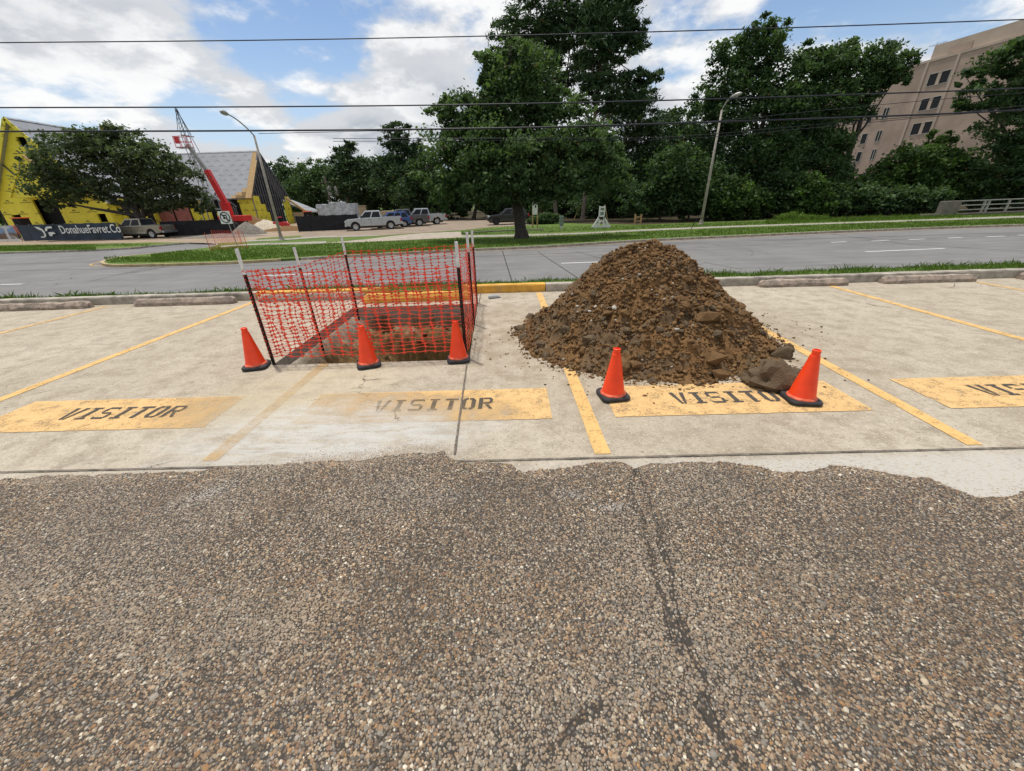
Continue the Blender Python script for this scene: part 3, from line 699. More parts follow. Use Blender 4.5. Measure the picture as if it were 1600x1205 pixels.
# the pit
def build_pit():
    nu, nv = 110, 124; A, B, C, D = [np.array(h) for h in HOLE]; v = []; col = []
    ss = lambda t: (lambda q: q*q*(3-2*q))(min(1, max(0, t)))
    for j in range(nv+1):
        for i in range(nu+1):
            u, w = i/nu, j/nv; p = (A*(1-u)+B*u)*(1-w)+(D*(1-u)+C*u)*w; x, y = p
            dl, dr, df, db = u*2.24, (1-u)*2.24, w*2.6, (1-w)*2.6
            n1 = fbm(x*2.2, y*2.2, 1.3, 5); n2 = fbm(x*9, y*9, 2.2, 4)
            sl = .22*ss(dl/.25)+.78*ss((dl-.1+.12*n1)/1.15); sr = ss((dr+.05*n1)/.16); sf = ss(df/.10)
            sb = .24*ss((db+.03*n2)/.09)+.12*ss((db-.1)/.4)+.64*ss((db-.28+.10*n1)/.30)
            s = min(sl, sr, sf, sb)
            z = -.12-1.12*s+(.10*n1+.075*n2)*min(1, s*5+.08)
            # slabs of cracked clay on the left slope
            cl = mnoise.voronoi(Vector((x*7, y*7, 0)))[0]; z -= .05*max(0, 1-(cl[1]-cl[0])*5)*min(1, s*6)*(1 if dl < 1.1 else .4)
            v.append((x, y, z))
            grey = max(0, min(1, 1.05-s*4.2+.9*n1)); c = np.array((.205, .125, .056))*(1+.45*n1+.3*n2)*(1-grey)+np.array((.32, .28, .215))*(1+.35*n2)*grey
            if s > .9: c = np.array((.20, .135, .065))*(1+.4*n1)
            col.append(np.clip(c, .02, 1))
    f = [(j*(nu+1)+i, j*(nu+1)+i+1, (j+1)*(nu+1)+i+1, (j+1)*(nu+1)+i) for j in range(nv) for i in range(nu)]
    pit = struct('pit', mesh_np('pit', v, f, np.array(col), False, [M_soil]))
    # sawn edge of the slab all round
    mb = MB()
    for a, b in ((0, 1), (1, 2), (2, 3), (3, 0)):
        p, q = Vector((*HOLE[a], 0)), Vector((*HOLE[b], 0)); dn = Vector((0, 0, -.17))
        mb.quad(p, q, q+dn, p+dn)
    link('slab_edge', mb.me('slab_edge', M_cut, fix=False), None, LOT)
    return pit
PIT = build_pit()

# clods: shared meshes
M_boulder = mat_dirt('grey_clay_boulder', (.135, .098, .062), (.17, .125, .08), (.11, .078, .048), 7., .9, .02)
def clod_mesh(seed, sub=1, mat=None, squash=.8, facets=True):
    bm = bmesh.new(); bmesh.ops.create_icosphere(bm, subdivisions=sub, radius=1.)
    rg = random.Random(seed); off = Vector((seed*3.1, seed*1.7, 0))
    for q in bm.verts:
        n = mnoise.fractal(q.co*1.1+off, .8, 2., 3); q.co *= 1+.38*n+rg.uniform(-.10, .10)
        q.co.z *= squash
    # knock flat facets into it
    for k in range(3 if facets else 0):
        d = Vector((rg.uniform(-1, 1), rg.uniform(-1, 1), rg.uniform(-1, 1))).normalized(); c = rg.uniform(.5, .8)
        for q in bm.verts:
            e = q.co.dot(d)
            if e > c: q.co -= d*(e-c)*.9
    me = bpy.data.meshes.new('clod'); bm.to_mesh(me); bm.free(); me.materials.append(mat); return me
CLODS = [clod_mesh(i, 2 if i % 3 == 0 else 1, M_clod if i % 5 < 4 else M_clodg, random.uniform(.6, .9)) for i in range(15)]
GREYC = [q for q in CLODS if q.materials[0] is M_clodg]
CHALK = [clod_mesh(40+i, 1, M_chalk, .7) for i in range(3)]
PC = (1.62, 4.80)
def pile_R(th):
    return (1.575 if math.sin(th) > -.5 else 1.50)+.04*math.sin(th*3+1.)+.03*math.sin(th*7)+.05*fbm(math.cos(th)*2, math.sin(th)*2, 5, 4)+(.14 if 5.15 < th < 5.5 else 0)
def pile_z(x, y):
    dx, dy = x-PC[0], y-PC[1]; r = math.hypot(dx, dy); th = math.atan2(dy, dx) % (2*math.pi); q = r/pile_R(th)
    if q > 1.06: return -.02
    # rounded double crown: highest 0.15 m to the right, shoulder to the left
    t = max(0, 1-q); base = 1.24*(t**1.0)
    cap = 1.045-.22*max(0, abs(dx-.02)-.28)+.05*dx
    z = -(.035)*math.log(math.exp(-base/.035)+math.exp(-cap/.035))
    n = fbm(x*2.0, y*2.0, 7.7, 4); n2 = fbm(x*6.5, y*6.5, 3.3, 5); n3 = fbm(x*20, y*20, 1.1, 3)
    e = min(1, t*6+.12)
    return z+e*(.11*n+.085*n2+.028*n3)
def build_pile():
    root = thing('dirt_pile', 'tall heap of brown clay soil dumped on the visitor stall', 'dirt pile', (PC[0], PC[1], 0))
    nr, na = 95, 240; v = []; col = []
    for i in range(nr+1):
        for a in range(na):
            th = 2*math.pi*a/na; r = pile_R(th)*1.04*(i/nr)**.9
            x, y = PC[0]+r*math.cos(th), PC[1]+r*math.sin(th); z = pile_z(x, y) if i < nr else -.03
            v.append((x-PC[0], y-PC[1], z))
            n = fbm(x*2.6, y*2.6, z*2.6+9, 5); k = fbm(x*10, y*10, z*10, 4)
            c = np.array((.195, .110, .048))*(1+.30*n)
            c *= 1+.35*fbm(x*1.1, y*1.1, z*1.5+3, 2)
            if n < -.05 or (x-PC[0] < -.45 and z < .5 and n < .12): c = c*.45+np.array((.15, .115, .075))*.55
            col.append(np.clip(c*(1+.35*k), .015, .4))
    f = [(i*na+a, i*na+(a+1) % na, (i+1)*na+(a+1) % na, (i+1)*na+a) for i in range(nr) for a in range(na)]
    link('soil', mesh_np('soil', v, f, np.array(col), False, [M_soil]), None, root)
    rg = random.Random(21)
    def surf(q0, q1, th=None):
        th = rg.uniform(0, 6.283) if th is None else th; q = rg.uniform(q0, q1); r = pile_R(th)*q
        return r*math.cos(th), r*math.sin(th), pile_z(PC[0]+r*math.cos(th), PC[1]+r*math.sin(th))
    # the larger clods, each a part; more of them towards the foot of the heap
    for k in range(296):
        front = rg.random() < .75; th = rg.uniform(3.0, 6.6) if front else None
        x, y, z = surf(.45, 1.03, th) if rg.random() < .75 else surf(.05, .6, th)
        s = min(.10, .028*math.exp(abs(rg.gauss(0, .5)))) * (.75 if z > .55 else 1.); 
        o = link('clod', rg.choice(GREYC if (x < -.25 and rg.random() < .55) else CLODS), None, root, (x, y, max(z, 0)+s*.18)); o.scale = (s*rg.uniform(.8, 1.35), s*rg.uniform(.8, 1.2), s*rg.uniform(.7, 1.1))
        o.rotation_euler = (rg.uniform(-.6, .6), rg.uniform(-.6, .6), rg.uniform(0, 6.28))
    def put(px, me, s, rz=0., up=.5):
        w = gp(*px); o = link('clod', me, None, root, (w.x-PC[0], w.y-PC[1], s[2]*up)); o.scale = s; o.rotation_euler = (.1, .05, rz); return o
    tag(put((1206, 603), clod_mesh(77, 3, M_boulder, .95, False), (.225, .17, .165), -.1, .42), 'large rounded grey clay clod at the foot of the heap')
    put((1222, 558), clod_mesh(78, 3, M_clodg, .95), (.105, .085, .09), .4); put((1232, 548), clod_mesh(79, 2, M_clodg, .9), (.06, .06, .06))
    put((1176, 602), clod_mesh(80, 2, M_clodg, .9), (.07, .06, .06))
    for dx, dy in ((-.78, -.55), (-.70, -.5), (-.64, -.62), (-.9, -.45), (-.55, -.75)):
        x, y = dx, dy; o = link('rubble', rg.choice(CHALK), None, root, (x, y, pile_z(PC[0]+x, PC[1]+y)+.02)); s = rg.uniform(.025, .045); o.scale = (s, s*.9, s); o.rotation_euler.z = rg.uniform(0, 6)
    # crumbs too small to pick apart: one part
    N = 13000; rgn = np.random.default_rng(5); V = []; Fx = []; Cc = []; base = []
    for me in CLODS:
        if len(me.vertices) == 12:
            base.append((np.array([tuple(q.co) for q in me.vertices]), np.array([tuple(p.vertices) for p in me.polygons])))
    off = 0
    for k in range(N):
        fl = rg.random()
        if fl < .90: x, y, z = surf(.0, 1.02) if rg.random() < .35 else surf(.05, 1.02, rg.uniform(2.9, 6.6))
        else:
            x, y, z = surf(.98, 1.10, rg.uniform(2.9, 6.7)); z = max(z, .0)
            if rg.random() < .12: x *= rg.uniform(1.0, 1.35); y *= rg.uniform(1.0, 1.3); z = 0
        s = min(.032, .0095*math.exp(abs(rg.gauss(0, .55)))) * (1 if z > .002 else .6)
        bv, bf = base[k % len(base)]; a = rg.uniform(0, 6.28); c_, s_ = math.cos(a), math.sin(a)
        vv = bv*s*np.array((rg.uniform(.8, 1.3), 1, rg.uniform(.7, 1.1))); vv = np.stack([vv[:, 0]*c_-vv[:, 1]*s_+x, vv[:, 0]*s_+vv[:, 1]*c_+y, vv[:, 2]+z+s*.3], 1)
        V.append(vv); Fx.append(bf+off); off += 12
        t = rg.random(); c = (.190, .108, .048) if t < .82 else ((.14, .10, .062) if t < .93 else (.42, .38, .32) if t > .985 else (.22, .14, .07))
        Cc.append(np.tile(np.array(c)*rg.uniform(.65, 1.3), (12, 1)))
    tag(link('crumbs', mesh_np('crumbs', np.concatenate(V), np.concatenate(Fx), np.concatenate(Cc), False, [M_soil]), None, root), kind='stuff')
    # rubble lying in the pit
    for k in range(70):
        u, w = rg.random(), rg.random()
        x = HOLE[0][0]+.3+u*1.8; y = 5.0+w*1.5
        vs = PIT.data.vertices; i = int(round((x-HOLE[0][0])/2.24*110)); j = int(round((y-4.)/2.6*124)); z = vs[min(124, j)*111+min(110, max(0, i))].co.z
        s = .022*math.exp(abs(rg.gauss(0, .6))); o = link('clod', rg.choice(CLODS+CHALK), None, PIT, (x, y, z+s*.3)); o.scale = (s*1.2, s, s*.8); o.rotation_euler = (rg.uniform(-.5, .5), 0, rg.uniform(0, 6))
build_pile()

# traffic cones
def make_cone(label):
    root = thing('traffic_cone', label, 'traffic cone', group='orange traffic cones round the dig')
    n = 8; w = .126; pts = []
    for cx, cy, a0 in ((1, 1, 0), (-1, 1, 90), (-1, -1, 180), (1, -1, 270)):
        for k in range(n+1):
            a = RAD(a0+90*k/n); r = .055; pts.append((cx*(w-r)+r*math.cos(a), cy*(w-r)+r*math.sin(a)))
    mb = MB(); ring = lambda s, z: [(p[0]*s, p[1]*s, z) for p in pts]
    L = len(pts); rings = [ring(.97, .0), ring(1., .006), ring(1., .022), ring(.95, .030), ring(.74, .034)]
    for r in rings: mb.v += r
    for i in range(len(rings)-1):
        for k in range(L): mb.f.append((i*L+k, i*L+(k+1) % L, (i+1)*L+(k+1) % L, (i+1)*L+k))
    mb.f += [tuple(range(L)), tuple((len(rings)-1)*L+k for k in range(L))]
    mb.obj('base', M_rubber, root, smooth=False)
    MB().lathe([(.113, .033), (.112, .037), (.104, .044), (.097, .052)], 32).obj('collar', M_cone_dirty, root, smooth=True)
    prof = [(.098, .050), (.0965, .056), (.036, .395), (.0355, .402), (.029, .404), (.0285, .416), (.031, .419), (.030, .446), (.024, .449), (.022, .430)]
    b = MB().lathe(prof, 36).obj('body', M_cone, root, smooth=True)
    b.data.set_sharp_from_angle(angle=RAD(35)) if hasattr(b.data, 'set_sharp_from_angle') else None
    return root
cone0 = None
for px, rz, lb, tilt in (((402, 574), .25, 'orange traffic cone touching the netting post at the pit corner farthest from the dirt pile', .0),
                   ((577, 571), .35, 'orange traffic cone halfway along the front edge of the pit', .0), ((717, 563), .1, 'orange traffic cone at the pit corner nearest the dirt pile, on a slab joint', .0),
                   ((957, 620), .15, 'orange traffic cone on bare concrete beside the yellow line, against the dirt pile', .0), ((1250, 626), -.15, 'orange traffic cone standing on the yellow VISITOR box by the big grey clod', .0)):
    c = make_cone(lb) if cone0 is None else copy_tree(cone0)
    cone0 = cone0 or c; w = gp(*px); c.location = (w.x, w.y, .011); c.rotation_euler = (0, 0, rz); c['label'] = lb

# orange net fence round the pit
POSTS = [((-2.76, 4.01), -.02, 1.25, (.0, .0)), ((-2.70, 5.02), -.28, 1.16, (-.03, .0)), ((-2.62, 6.24), -.14, 1.17, (.0, .0)), ((-.57, 4.06), -.02, 1.25, (.0, .0)), ((-.60, 5.36), -.1, 1.25, (.0, .0)), ((-.66, 6.64), -.1, 1.19, (.0, .0))]
def build_fence():
    root = thing('safety_fence', 'orange plastic net fence on black steel posts around the pit', 'fence', (-1.65, 5.3, 0)); O = Vector((-1.65, 5.3, 0)); tops = []
    for (x, y), z0, z1, (lx, ly) in POSTS:
        b = Vector((x, y, z0))-O; t = Vector((x+lx, y+ly, z1))-O; d = (t-b).normalized(); mid = t-d*.25
        p = MB().bar(b, mid, .034, .006).bar(b+Vector((0, .013, 0)), mid+Vector((0, .013, 0)), .010, .026).obj('post', M_post, root)
        q = MB().bar(mid, t, .0345, .0065).bar(mid+Vector((0, .013, 0)), t+Vector((0, .013, 0)), .0105, .0265).obj('white_tip', M_posttip, p)
        # the studs down the face of the post
        sb = MB(); L = (mid-b).length
        for k in range(int(L/.055)): sb.box((-.008, -.010, -.006), (.008, -.002, .006), Matrix.Translation(b+d*(.05+k*.055)))
        tag(sb.obj('stud_row', M_post, p), kind='stuff'); tops.append((b, t, d))
    def P(i, h): b, t, d = tops[i]; return b+d*((h-POSTS[i][1])/max(.01, d.z))
    rg = random.Random(4)
    def panel(i, j, h0, h1, g0, g1, sag, seed):
        """net between posts i and j; heights h (top) and g (bottom) at either end"""
        A0, A1, B0, B1 = P(i, g0), P(i, h0), P(j, g1), P(j, h1); L = (B0-A0).length; nc = max(4, int(L/.112)); nr = 21; out = (B0-A0).cross(Vector((0, 0, 1))).normalized()
        pt = {}
        for c in range(nc+1):
            u = c/nc
            for r in range(nr+1):
                w = r/nr; a = A0.lerp(A1, w).lerp(B0.lerp(B1, w), u); hump = 4*u*(1-u)
                n = fbm(u*5+seed, w*4, seed, 3); n2 = fbm(u*11+seed, w*9, seed+3, 3)
                a = a+Vector((0, 0, 1))*(-sag*hump*(1 if w > .5 else .6)+.018*n2+.004*rg.uniform(-1, 1))+out*(.035*n*hump)+(B0-A0).normalized()*(.018*n2*min(1, hump*3)+.004*rg.uniform(-1, 1))
                pt[c, r] = a
        mb = MB(); th = .0046
        for c in range(nc+1):
            for r in range(nr+1):
                p = pt[c, r]
                if c < nc:
                    q = pt[c+1, r]; m_ = (p+q)/2+Vector((0, 0, .006*(1 if (c+r) % 2 else -1))); wdt = th*(1.6 if r in (0, nr) else 1); mb.bar(p, m_, .0022, wdt, (0, 0, 1)); mb.bar(m_, q, .0022, wdt, (0, 0, 1))
                if r < nr: mb.bar(p, pt[c, r+1], .0030, .002, tuple(out))
                # the star-shaped node
                s = .0235; e = (B0-A0).normalized(); z = Vector((0, 0, 1)); o = out*.0018
                q7 = .38*s; mb.add([p-e*s*1.35, p-e*q7-z*q7, p-z*s*1.05, p+e*q7-z*q7, p+e*s*1.35, p+e*q7+z*q7, p+z*s*1.05, p-e*q7+z*q7], [tuple(range(8))])
        me = bpy.data.meshes.new('net_panel'); me.from_pydata(mb.v, [], mb.f); me.materials.append(M_net)
        link('net_panel', me, None, root)
    panel(0, 3, 1.02, 1.0, .10, .10, .015, 1.); panel(0, 1, 1.03, .93, .12, -.06, .01, 2.); panel(1, 2, .93, .97, -.06, .05, .01, 3.)
    panel(2, 5, .97, .98, .0, .0, .02, 4.); panel(3, 4, 1.0, 1.04, .02, .0, .01, 5.); panel(4, 5, 1.04, .98, .0, .0, .01, 6.)
build_fence()

# a flattened plastic bottle left by the kerb
w = gp(763, 467)
bt = MB().tube([(0, 0, .03), (.02, 0, .032), (.05, 0, .032), (.16, 0, .030), (.19, 0, .022), (.21, 0, .014), (.235, 0, .014)], [.02, .032, .03, .032, .024, .012, .013], 12).obj('plastic_bottle', M_plastic)
bt.location = w; bt.rotation_euler.z = .3; tag(bt, 'crumpled clear plastic bottle lying on the concrete behind the pit', 'bottle')

# ================================================================== STREET AND FAR SIDE
STREET = sheet('street', [(-160, 10.2), (160, 10.2), (160, 48), (-160, 48)], ZS, M_street)
FAR_EDGE = [(-420, 409), (-200, 401), (0, 394.5), (120, 391), (205, 387), (240, 383.5), (300, 379), (335, 380.5), (328, 386), (250, 395), (190, 401), (163, 407), (160, 411), (175, 413.5), (230, 413), (350, 409.5), (470, 403), (600, 396), (740, 389), (850, 384), (1000, 375), (1150, 368), (1300, 361.4), (1450, 355.5), (1600, 350.7), (1900, 342)]
fe = [tuple(gp(*q, ZF))[:2] for q in FAR_EDGE]
def smooth_line(p, n=4):
    out = []
    for i in range(len(p)-1):
        a, b, c, d = [Vector((*p[max(0, min(len(p)-1, i+k))], 0)) for k in (-1, 0, 1, 2)]
        for s in range(n):
            t = s/n; q = .5*((2*b)+(c-a)*t+(2*a-5*b+4*c-d)*t*t+(3*b-a-3*c+d)*t**3); out.append((q.x, q.y))
    return out+[p[-1]]
fes = smooth_line(fe)
sheet('grass_verge', fes+[(180, 60), (180, 400), (-300, 400), (-300, 60)], ZF, M_grass, thick=.26)
# far kerb following the edge
def ribbon(name, line, w, z, mat, h=0., parent=None, side=1, off=0.):
    v = []; f = []; n = len(line)
    for i, p in enumerate(line):
        a = Vector((*line[max(0, i-1)], 0)); b = Vector((*line[min(n-1, i+1)], 0)); d = (b-a).normalized(); nr = Vector((-d.y, d.x, 0))*side; q = Vector((*p, z))+nr*off
        if h: v += [q-Vector((0, 0, h)), q, q+nr*w, q+nr*w-Vector((0, 0, h))]
        else: v += [q, q+nr*w]
    k = 4 if h else 2
    for i in range(n-1):
        for j in range(k-1): f.append((i*k+j, (i+1)*k+j, (i+1)*k+j+1, i*k+j+1))
    me = bpy.data.meshes.new(name); me.from_pydata([tuple(x) for x in v], [], f); me.materials.append(mat); bm = bmesh.new(); bm.from_mesh(me); bmesh.ops.recalc_face_normals(bm, faces=bm.faces); bm.to_mesh(me); bm.free()
    o = link(name, me, None, parent)
    if parent is None: o['kind'] = 'structure'
    return o
i_tip = 10*4; i_end = 16*4
ribbon('kerb', fes[:8*4], .16, ZF+.012, M_kerb, .16, off=-.05); ribbon('kerb', fes[8*4:i_tip-4], .16, ZF+.012, M_kerb, .16, off=-.05)
M_kerbf = simple('faded_yellow_kerb', (.42, .325, .18), .9, .35, 3, bump=.3, dirt=(.36, .315, .25), coord='pos')
ribbon('kerb', fes[i_tip-4:i_end], .16, ZF+.012, M_kerbf, .16, off=-.05); ribbon('kerb', fes[i_end:], .16, ZF+.012, M_kerb, .16, off=-.05)
# gutter of pale dusty concrete along the far edge
M_gutter = simple('dusty_gutter', (.27, .215, .165), .9, .3, 3, bump=.2, coord='pos')
ribbon('gutter', fes[i_end:], .35, ZS+.005, M_gutter, off=-.42)
def pline(z, *q): return [tuple(gp(*p, z))[:2] for p in q]
# overlays on the far ground
L1, L2, L3 = ZF+.006, ZF+.011, ZF+.016
sheet('site_ground', pline(ZF, (-400, 395), (-200, 389), (0, 383), (120, 381.5), (235, 379), (298, 379.3), (333, 380.2), (392, 378), (404, 372.5), (500, 366.5), (560, 364.5)) + [(-12, 64), (-14, 95), (-150, 95), (-150, 62)], L1, M_site)
sheet('gravel_lot', pline(ZF, (470, 371), (520, 371.5), (590, 369), (650, 364.5), (722, 360), (770, 355), (835, 351.5), (850, 345.5), (640, 342.5), (480, 352)), L2, M_tan)
sheet('driveway_apron', pline(ZF, (505, 380.5), (560, 379), (640, 375.2), (724, 371.3), (720, 362.5), (660, 364.5), (610, 369.5), (570, 374.5)), L3, M_apron)
sheet('sidewalk', smooth_line(pline(ZF, (345, 386.5), (390, 383.3), (450, 382), (510, 380.5)))+smooth_line(pline(ZF, (510, 377.2), (450, 379.3), (390, 381.2), (345, 384.5))), L2, M_walk)
sheet('sidewalk', smooth_line(pline(ZF, (715, 371.5), (800, 369.6), (900, 366.5), (1000, 361.4), (1150, 355.2), (1300, 350.2), (1450, 345.0), (1600, 340.2), (1850, 331)))+smooth_line(pline(ZF, (1850, 328.5), (1600, 337.6), (1450, 343.2), (1300, 348.3), (1150, 353.0), (1000, 359.0), (900, 364.2), (800, 366.8), (715, 368.3))), L2, M_walk)
sheet('sidewalk', smooth_line(pline(ZF, (388, 377.8), (440, 375.8), (500, 371.6), (590, 369)))+smooth_line(pline(ZF, (590, 367.6), (500, 369.6), (440, 373.6), (388, 375.6))), L3, M_walk)
ribbon('kerb', pline(ZF, (724, 366.0), (760, 363.0), (800, 361.0), (850, 360.0)), .15, ZF+.11, M_walk, .12)
M_shaded_litter = mat_dirt('shaded_litter', (.045, .035, .022), (.065, .055, .030), (.03, .03, .014), 2., .6, .03)  # leaf litter with the dense shade under the trees painted into its colour
sheet('shaded_forest_floor', pline(ZF, (742, 345.8), (850, 346.2), (905, 349.5), (1000, 351.3), (1100, 347.3), (1250, 342), (1400, 338), (1470, 337.2), (1560, 332), (1750, 324))+[(120, 90), (120, 160), (-30, 160), (-22, 80)], L1-.002, M_shaded_litter)
# street markings and joints (parts of the street)
def mark(q0, q1, w, mat=M_white, name='lane_line', z=ZS+.008):
    a, b = gp(*q0, z), gp(*q1, z); d = (b-a); d.z = 0; d.normalize(); nr = Vector((-d.y, d.x, 0))*w/2
    me = bpy.data.meshes.new(name); me.from_pydata([tuple(a-nr), tuple(b-nr), tuple(b+nr), tuple(a+nr)], [], [(0, 1, 2, 3)]); me.materials.append(mat); return link(name, me, None, STREET)
for q0, q1 in (((877, 411.5), (962, 408.5)), ((1352, 393.5), (1476, 388.3)), ((0, 445), (35, 443.8)), ((400, 431.5), (495, 427.5))): mark(q0, q1, .16)
for q0, q1 in (((1298, 379), (1323, 377.8)), ((1362, 376.7), (1389, 375.4)), ((1420, 374.5), (1445, 373.3)), ((1481, 372.2), (1504, 371)), ((1541, 370.2), (1570, 369)), ((1590, 367.7), (1620, 366.5))): mark(q0, q1, .16)
M_jt = simple('street_joint', (.06, .058, .055), .9, .3, 10, bump=0, coord='pos')
for q0, q1, w in (((0, 424), (400, 415), .05), ((400, 415), (900, 395), .05), ((900, 395), (1600, 366), .04), ((840, 393), (905, 436), .05), ((900, 393), (955, 408), .04), ((785, 392), (800, 440), .05), ((1100, 410), (1160, 421), .04), ((1280, 363), (1420, 382), .06), ((1420, 382), (1640, 395), .05), ((250, 414), (140, 440), .04), ((560, 399), (520, 440), .04)):
    mark(q0, q1, w, M_jt, 'joint', ZS+.004)
# yellow paint arrowing round the island tip
for q0, q1 in (((141, 413), (160, 408)), ((143, 415), (180, 416.5)), ((141, 413), (145, 416))): mark(q0, q1, .12, M_yellow_old, 'island_line')

# grass on the far verge (blades where they are a pixel or two tall)
def far_grass():
    rg = np.random.default_rng(9); X = []; Y = []; n = 0
    poly = np.array(fes); N = 75000
    px = rg.uniform(-30, 1640, N); t = rg.random(N)
    lo = np.interp(px, [-30, 150, 170, 350, 600, 740, 1000, 1300, 1600, 1700], [393, 391, 411, 408, 395, 388, 374, 360.5, 350, 347])
    hi = np.interp(px, [-30, 100, 235, 236, 330, 390, 500, 640, 724, 800, 1000, 1300, 1600, 1700], [385, 383, 381, 398, 387, 384.5, 382, 376.5, 372.5, 371, 362.3, 351, 341, 337])
    up = (px > 720) & (rg.random(N) < .4)     # beyond the sidewalk
    hi2 = np.interp(px, [720, 800, 1000, 1300, 1480, 1700], [362, 355, 352.5, 342, 335.5, 331]); lo2 = np.interp(px, [720, 800, 1000, 1300, 1600, 1700], [367.5, 366, 358.3, 347.6, 337, 334])
    py = np.where(up, lo2+(hi2-lo2)*t, lo+(hi-lo)*t)
    ok = ~((px > 236) & (px < 330) & (py < 392)) & ~((px > 150) & (px < 236) & (py > 385) & (py < 402))
    P = np.array([tuple(gp(a, b, ZF)) for a, b in zip(px[ok], py[ok])]); tall = np.array([fbm(a*.5, b*.5, 8, 3) for a, b in P[:, :2]])
    wild = np.where((px[ok] > 1195) & up[ok] & (px[ok] < 1500), 2.4, 1.)
    blades('grass', P[:, 0], P[:, 1], P[:, 2], np.clip(rg.lognormal(math.log(.07), .35, len(P))*(1+.6*tall), .03, .25)*wild, rg.uniform(.010, .022, len(P)), 12, 'mown green grass on the verge across the street')
far_grass()

# ------------------------------------------------------------------ trees
def tube_tree(mb, a, b, r0, r1, bend, seed, n=6, sides=7):
    a, b = Vector(a), Vector(b); pts = []; L = (b-a).length
    for i in range(n+1):
        t = i/n; p = a.lerp(b, t)+Vector((fbm(t*2, seed, 0, 2), fbm(t*2, seed, 5, 2), 0))*bend*L*math.sin(math.pi*min(1, t*1.2)); pts.append(p)
    mb.tube(pts, [r0+(r1-r0)*(i/n) for i in range(n+1)], sides, cap=False); return pts
def crown_mesh(blobs, n, size, seed, clump=.22, kper=1.6, flat=.75, aspect=.55, inner=.25, jit=1.0):
    """leaf quads gathered in clumps spread through the blobs' volume; blobs = (centre, radii)"""
    rg = np.random.default_rng(seed); B = [(np.array(c, float), np.array(r, float)) for c, r in blobs]
    ar = np.array([(r[0]*r[1]+r[0]*r[2]+r[1]*r[2]) for c, r in B]); ar /= ar.sum(); C = []; S = []; Sh = []
    ncl = []
    for (c, r), wgt in zip(B, ar):
        rm = (r[0]*r[1]*r[2])**(1/3.); k = max(6, int(kper*60*wgt*len(B)**.7)); d = rg.normal(0, 1, (k, 3)); d /= np.linalg.norm(d, axis=1)[:, None]
        rad = np.where(rg.random(k) < inner, rg.uniform(.25, .7, k), rg.uniform(.72, 1.06, k)); ctr = c+d*rad[:, None]*r
        m_ = max(4, int(n*wgt/k)); sc = rm*clump*rg.uniform(.6, 1.35, k)
        for i in range(k):
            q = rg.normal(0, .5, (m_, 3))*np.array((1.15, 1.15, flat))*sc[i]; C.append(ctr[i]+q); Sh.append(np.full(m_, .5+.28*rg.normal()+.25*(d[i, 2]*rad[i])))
    C = np.concatenate(C); Sh = np.concatenate(Sh); N = len(C)
    nrm = rg.normal(0, 1, (N, 3)); nrm[:, 2] = np.abs(nrm[:, 2])+.35; nrm /= np.linalg.norm(nrm, axis=1)[:, None]
    t = np.cross(nrm, rg.normal(0, 1, (N, 3))); t /= np.linalg.norm(t, axis=1)[:, None]+1e-9; b = np.cross(nrm, t)
    s = (size*rg.lognormal(0, .28, N))[:, None]
    V = np.stack([C-t*s, C-b*s*aspect+nrm*s*.12, C+t*s, C+b*s*aspect-nrm*s*.12], 1)
    F = (np.arange(N)*4)[:, None]+np.array([0, 1, 2, 3])[None]
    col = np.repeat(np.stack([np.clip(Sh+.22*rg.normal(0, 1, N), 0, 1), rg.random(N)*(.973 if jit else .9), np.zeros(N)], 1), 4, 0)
    return mesh_np('crown', V.reshape(-1, 3), F, col, False)
def tree(name, label, base, blobs, n, size, seed, mat, bark=M_bark, r=.3, limbs=6, group=None, fork=.4, cat='tree', kw=None, trunk_to=None, lean=(0, 0)):
    base = Vector(base); root = thing(name, label, cat, base, group=group); off = np.array(base)
    bl = [(np.array(c)-off, rr) for c, rr in blobs]; cs = np.array([c for c, _ in bl]); top = cs[:, 2].max() if trunk_to is None else trunk_to-base.z
    mb = MB(); rg = random.Random(seed); cx, cy = cs[:, 0].mean()*.5+lean[0], cs[:, 1].mean()*.5+lean[1]
    pts = tube_tree(mb, (0, 0, -.15), (cx, cy, top), r, r*.28, .05, seed, 9, 9)
    mb.tube([(0, 0, -.2), (0, 0, .05), (0, 0, .5)], [r*1.7, r*1.35, r*.98], 10, cap=False)
    for k in range(limbs):
        c, rr = bl[k % len(bl)]; t = rg.uniform(fork, .85); p = pts[int(t*9)]; e = Vector(c)+Vector((rg.uniform(-.5, .5)*rr[0], rg.uniform(-.5, .5)*rr[1], rg.uniform(-.3, .5)*rr[2]))
        q = tube_tree(mb, p, e, r*(1-t*.6)*.55, r*.07, .10, seed+k*1.3, 6, 6)
        for s in range(2):
            e2 = q[3]+Vector((rg.uniform(-1, 1)*rr[0], rg.uniform(-1, 1)*rr[1], rg.uniform(-.1, .8)*rr[2]))*.6; tube_tree(mb, q[3], e2, r*.14, r*.03, .1, seed+k+s*9, 4, 5)
    mb.obj('trunk', bark, root, smooth=True)
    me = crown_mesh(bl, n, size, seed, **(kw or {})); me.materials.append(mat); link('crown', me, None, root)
    return root
def blob_px(lst, Y, dy=.8):
    """(px, py, half-width px, half-height px[, dY]) -> world ellipsoid at depth Y"""
    out = []
    for e in lst:
        x, y, w, h = e[:4]; d = e[4] if len(e) > 4 else 0.; c = at_y(x, y, Y+d); rx = abs((at_y(x+w, y, Y+d)-at_y(x-w, y, Y+d)).x)/2; rz = abs((at_y(x, y-h, Y+d)-at_y(x, y+h, Y+d)).z)/2
        out.append((tuple(c), (rx, min(rx, rz*1.3)*dy, rz)))
    return out
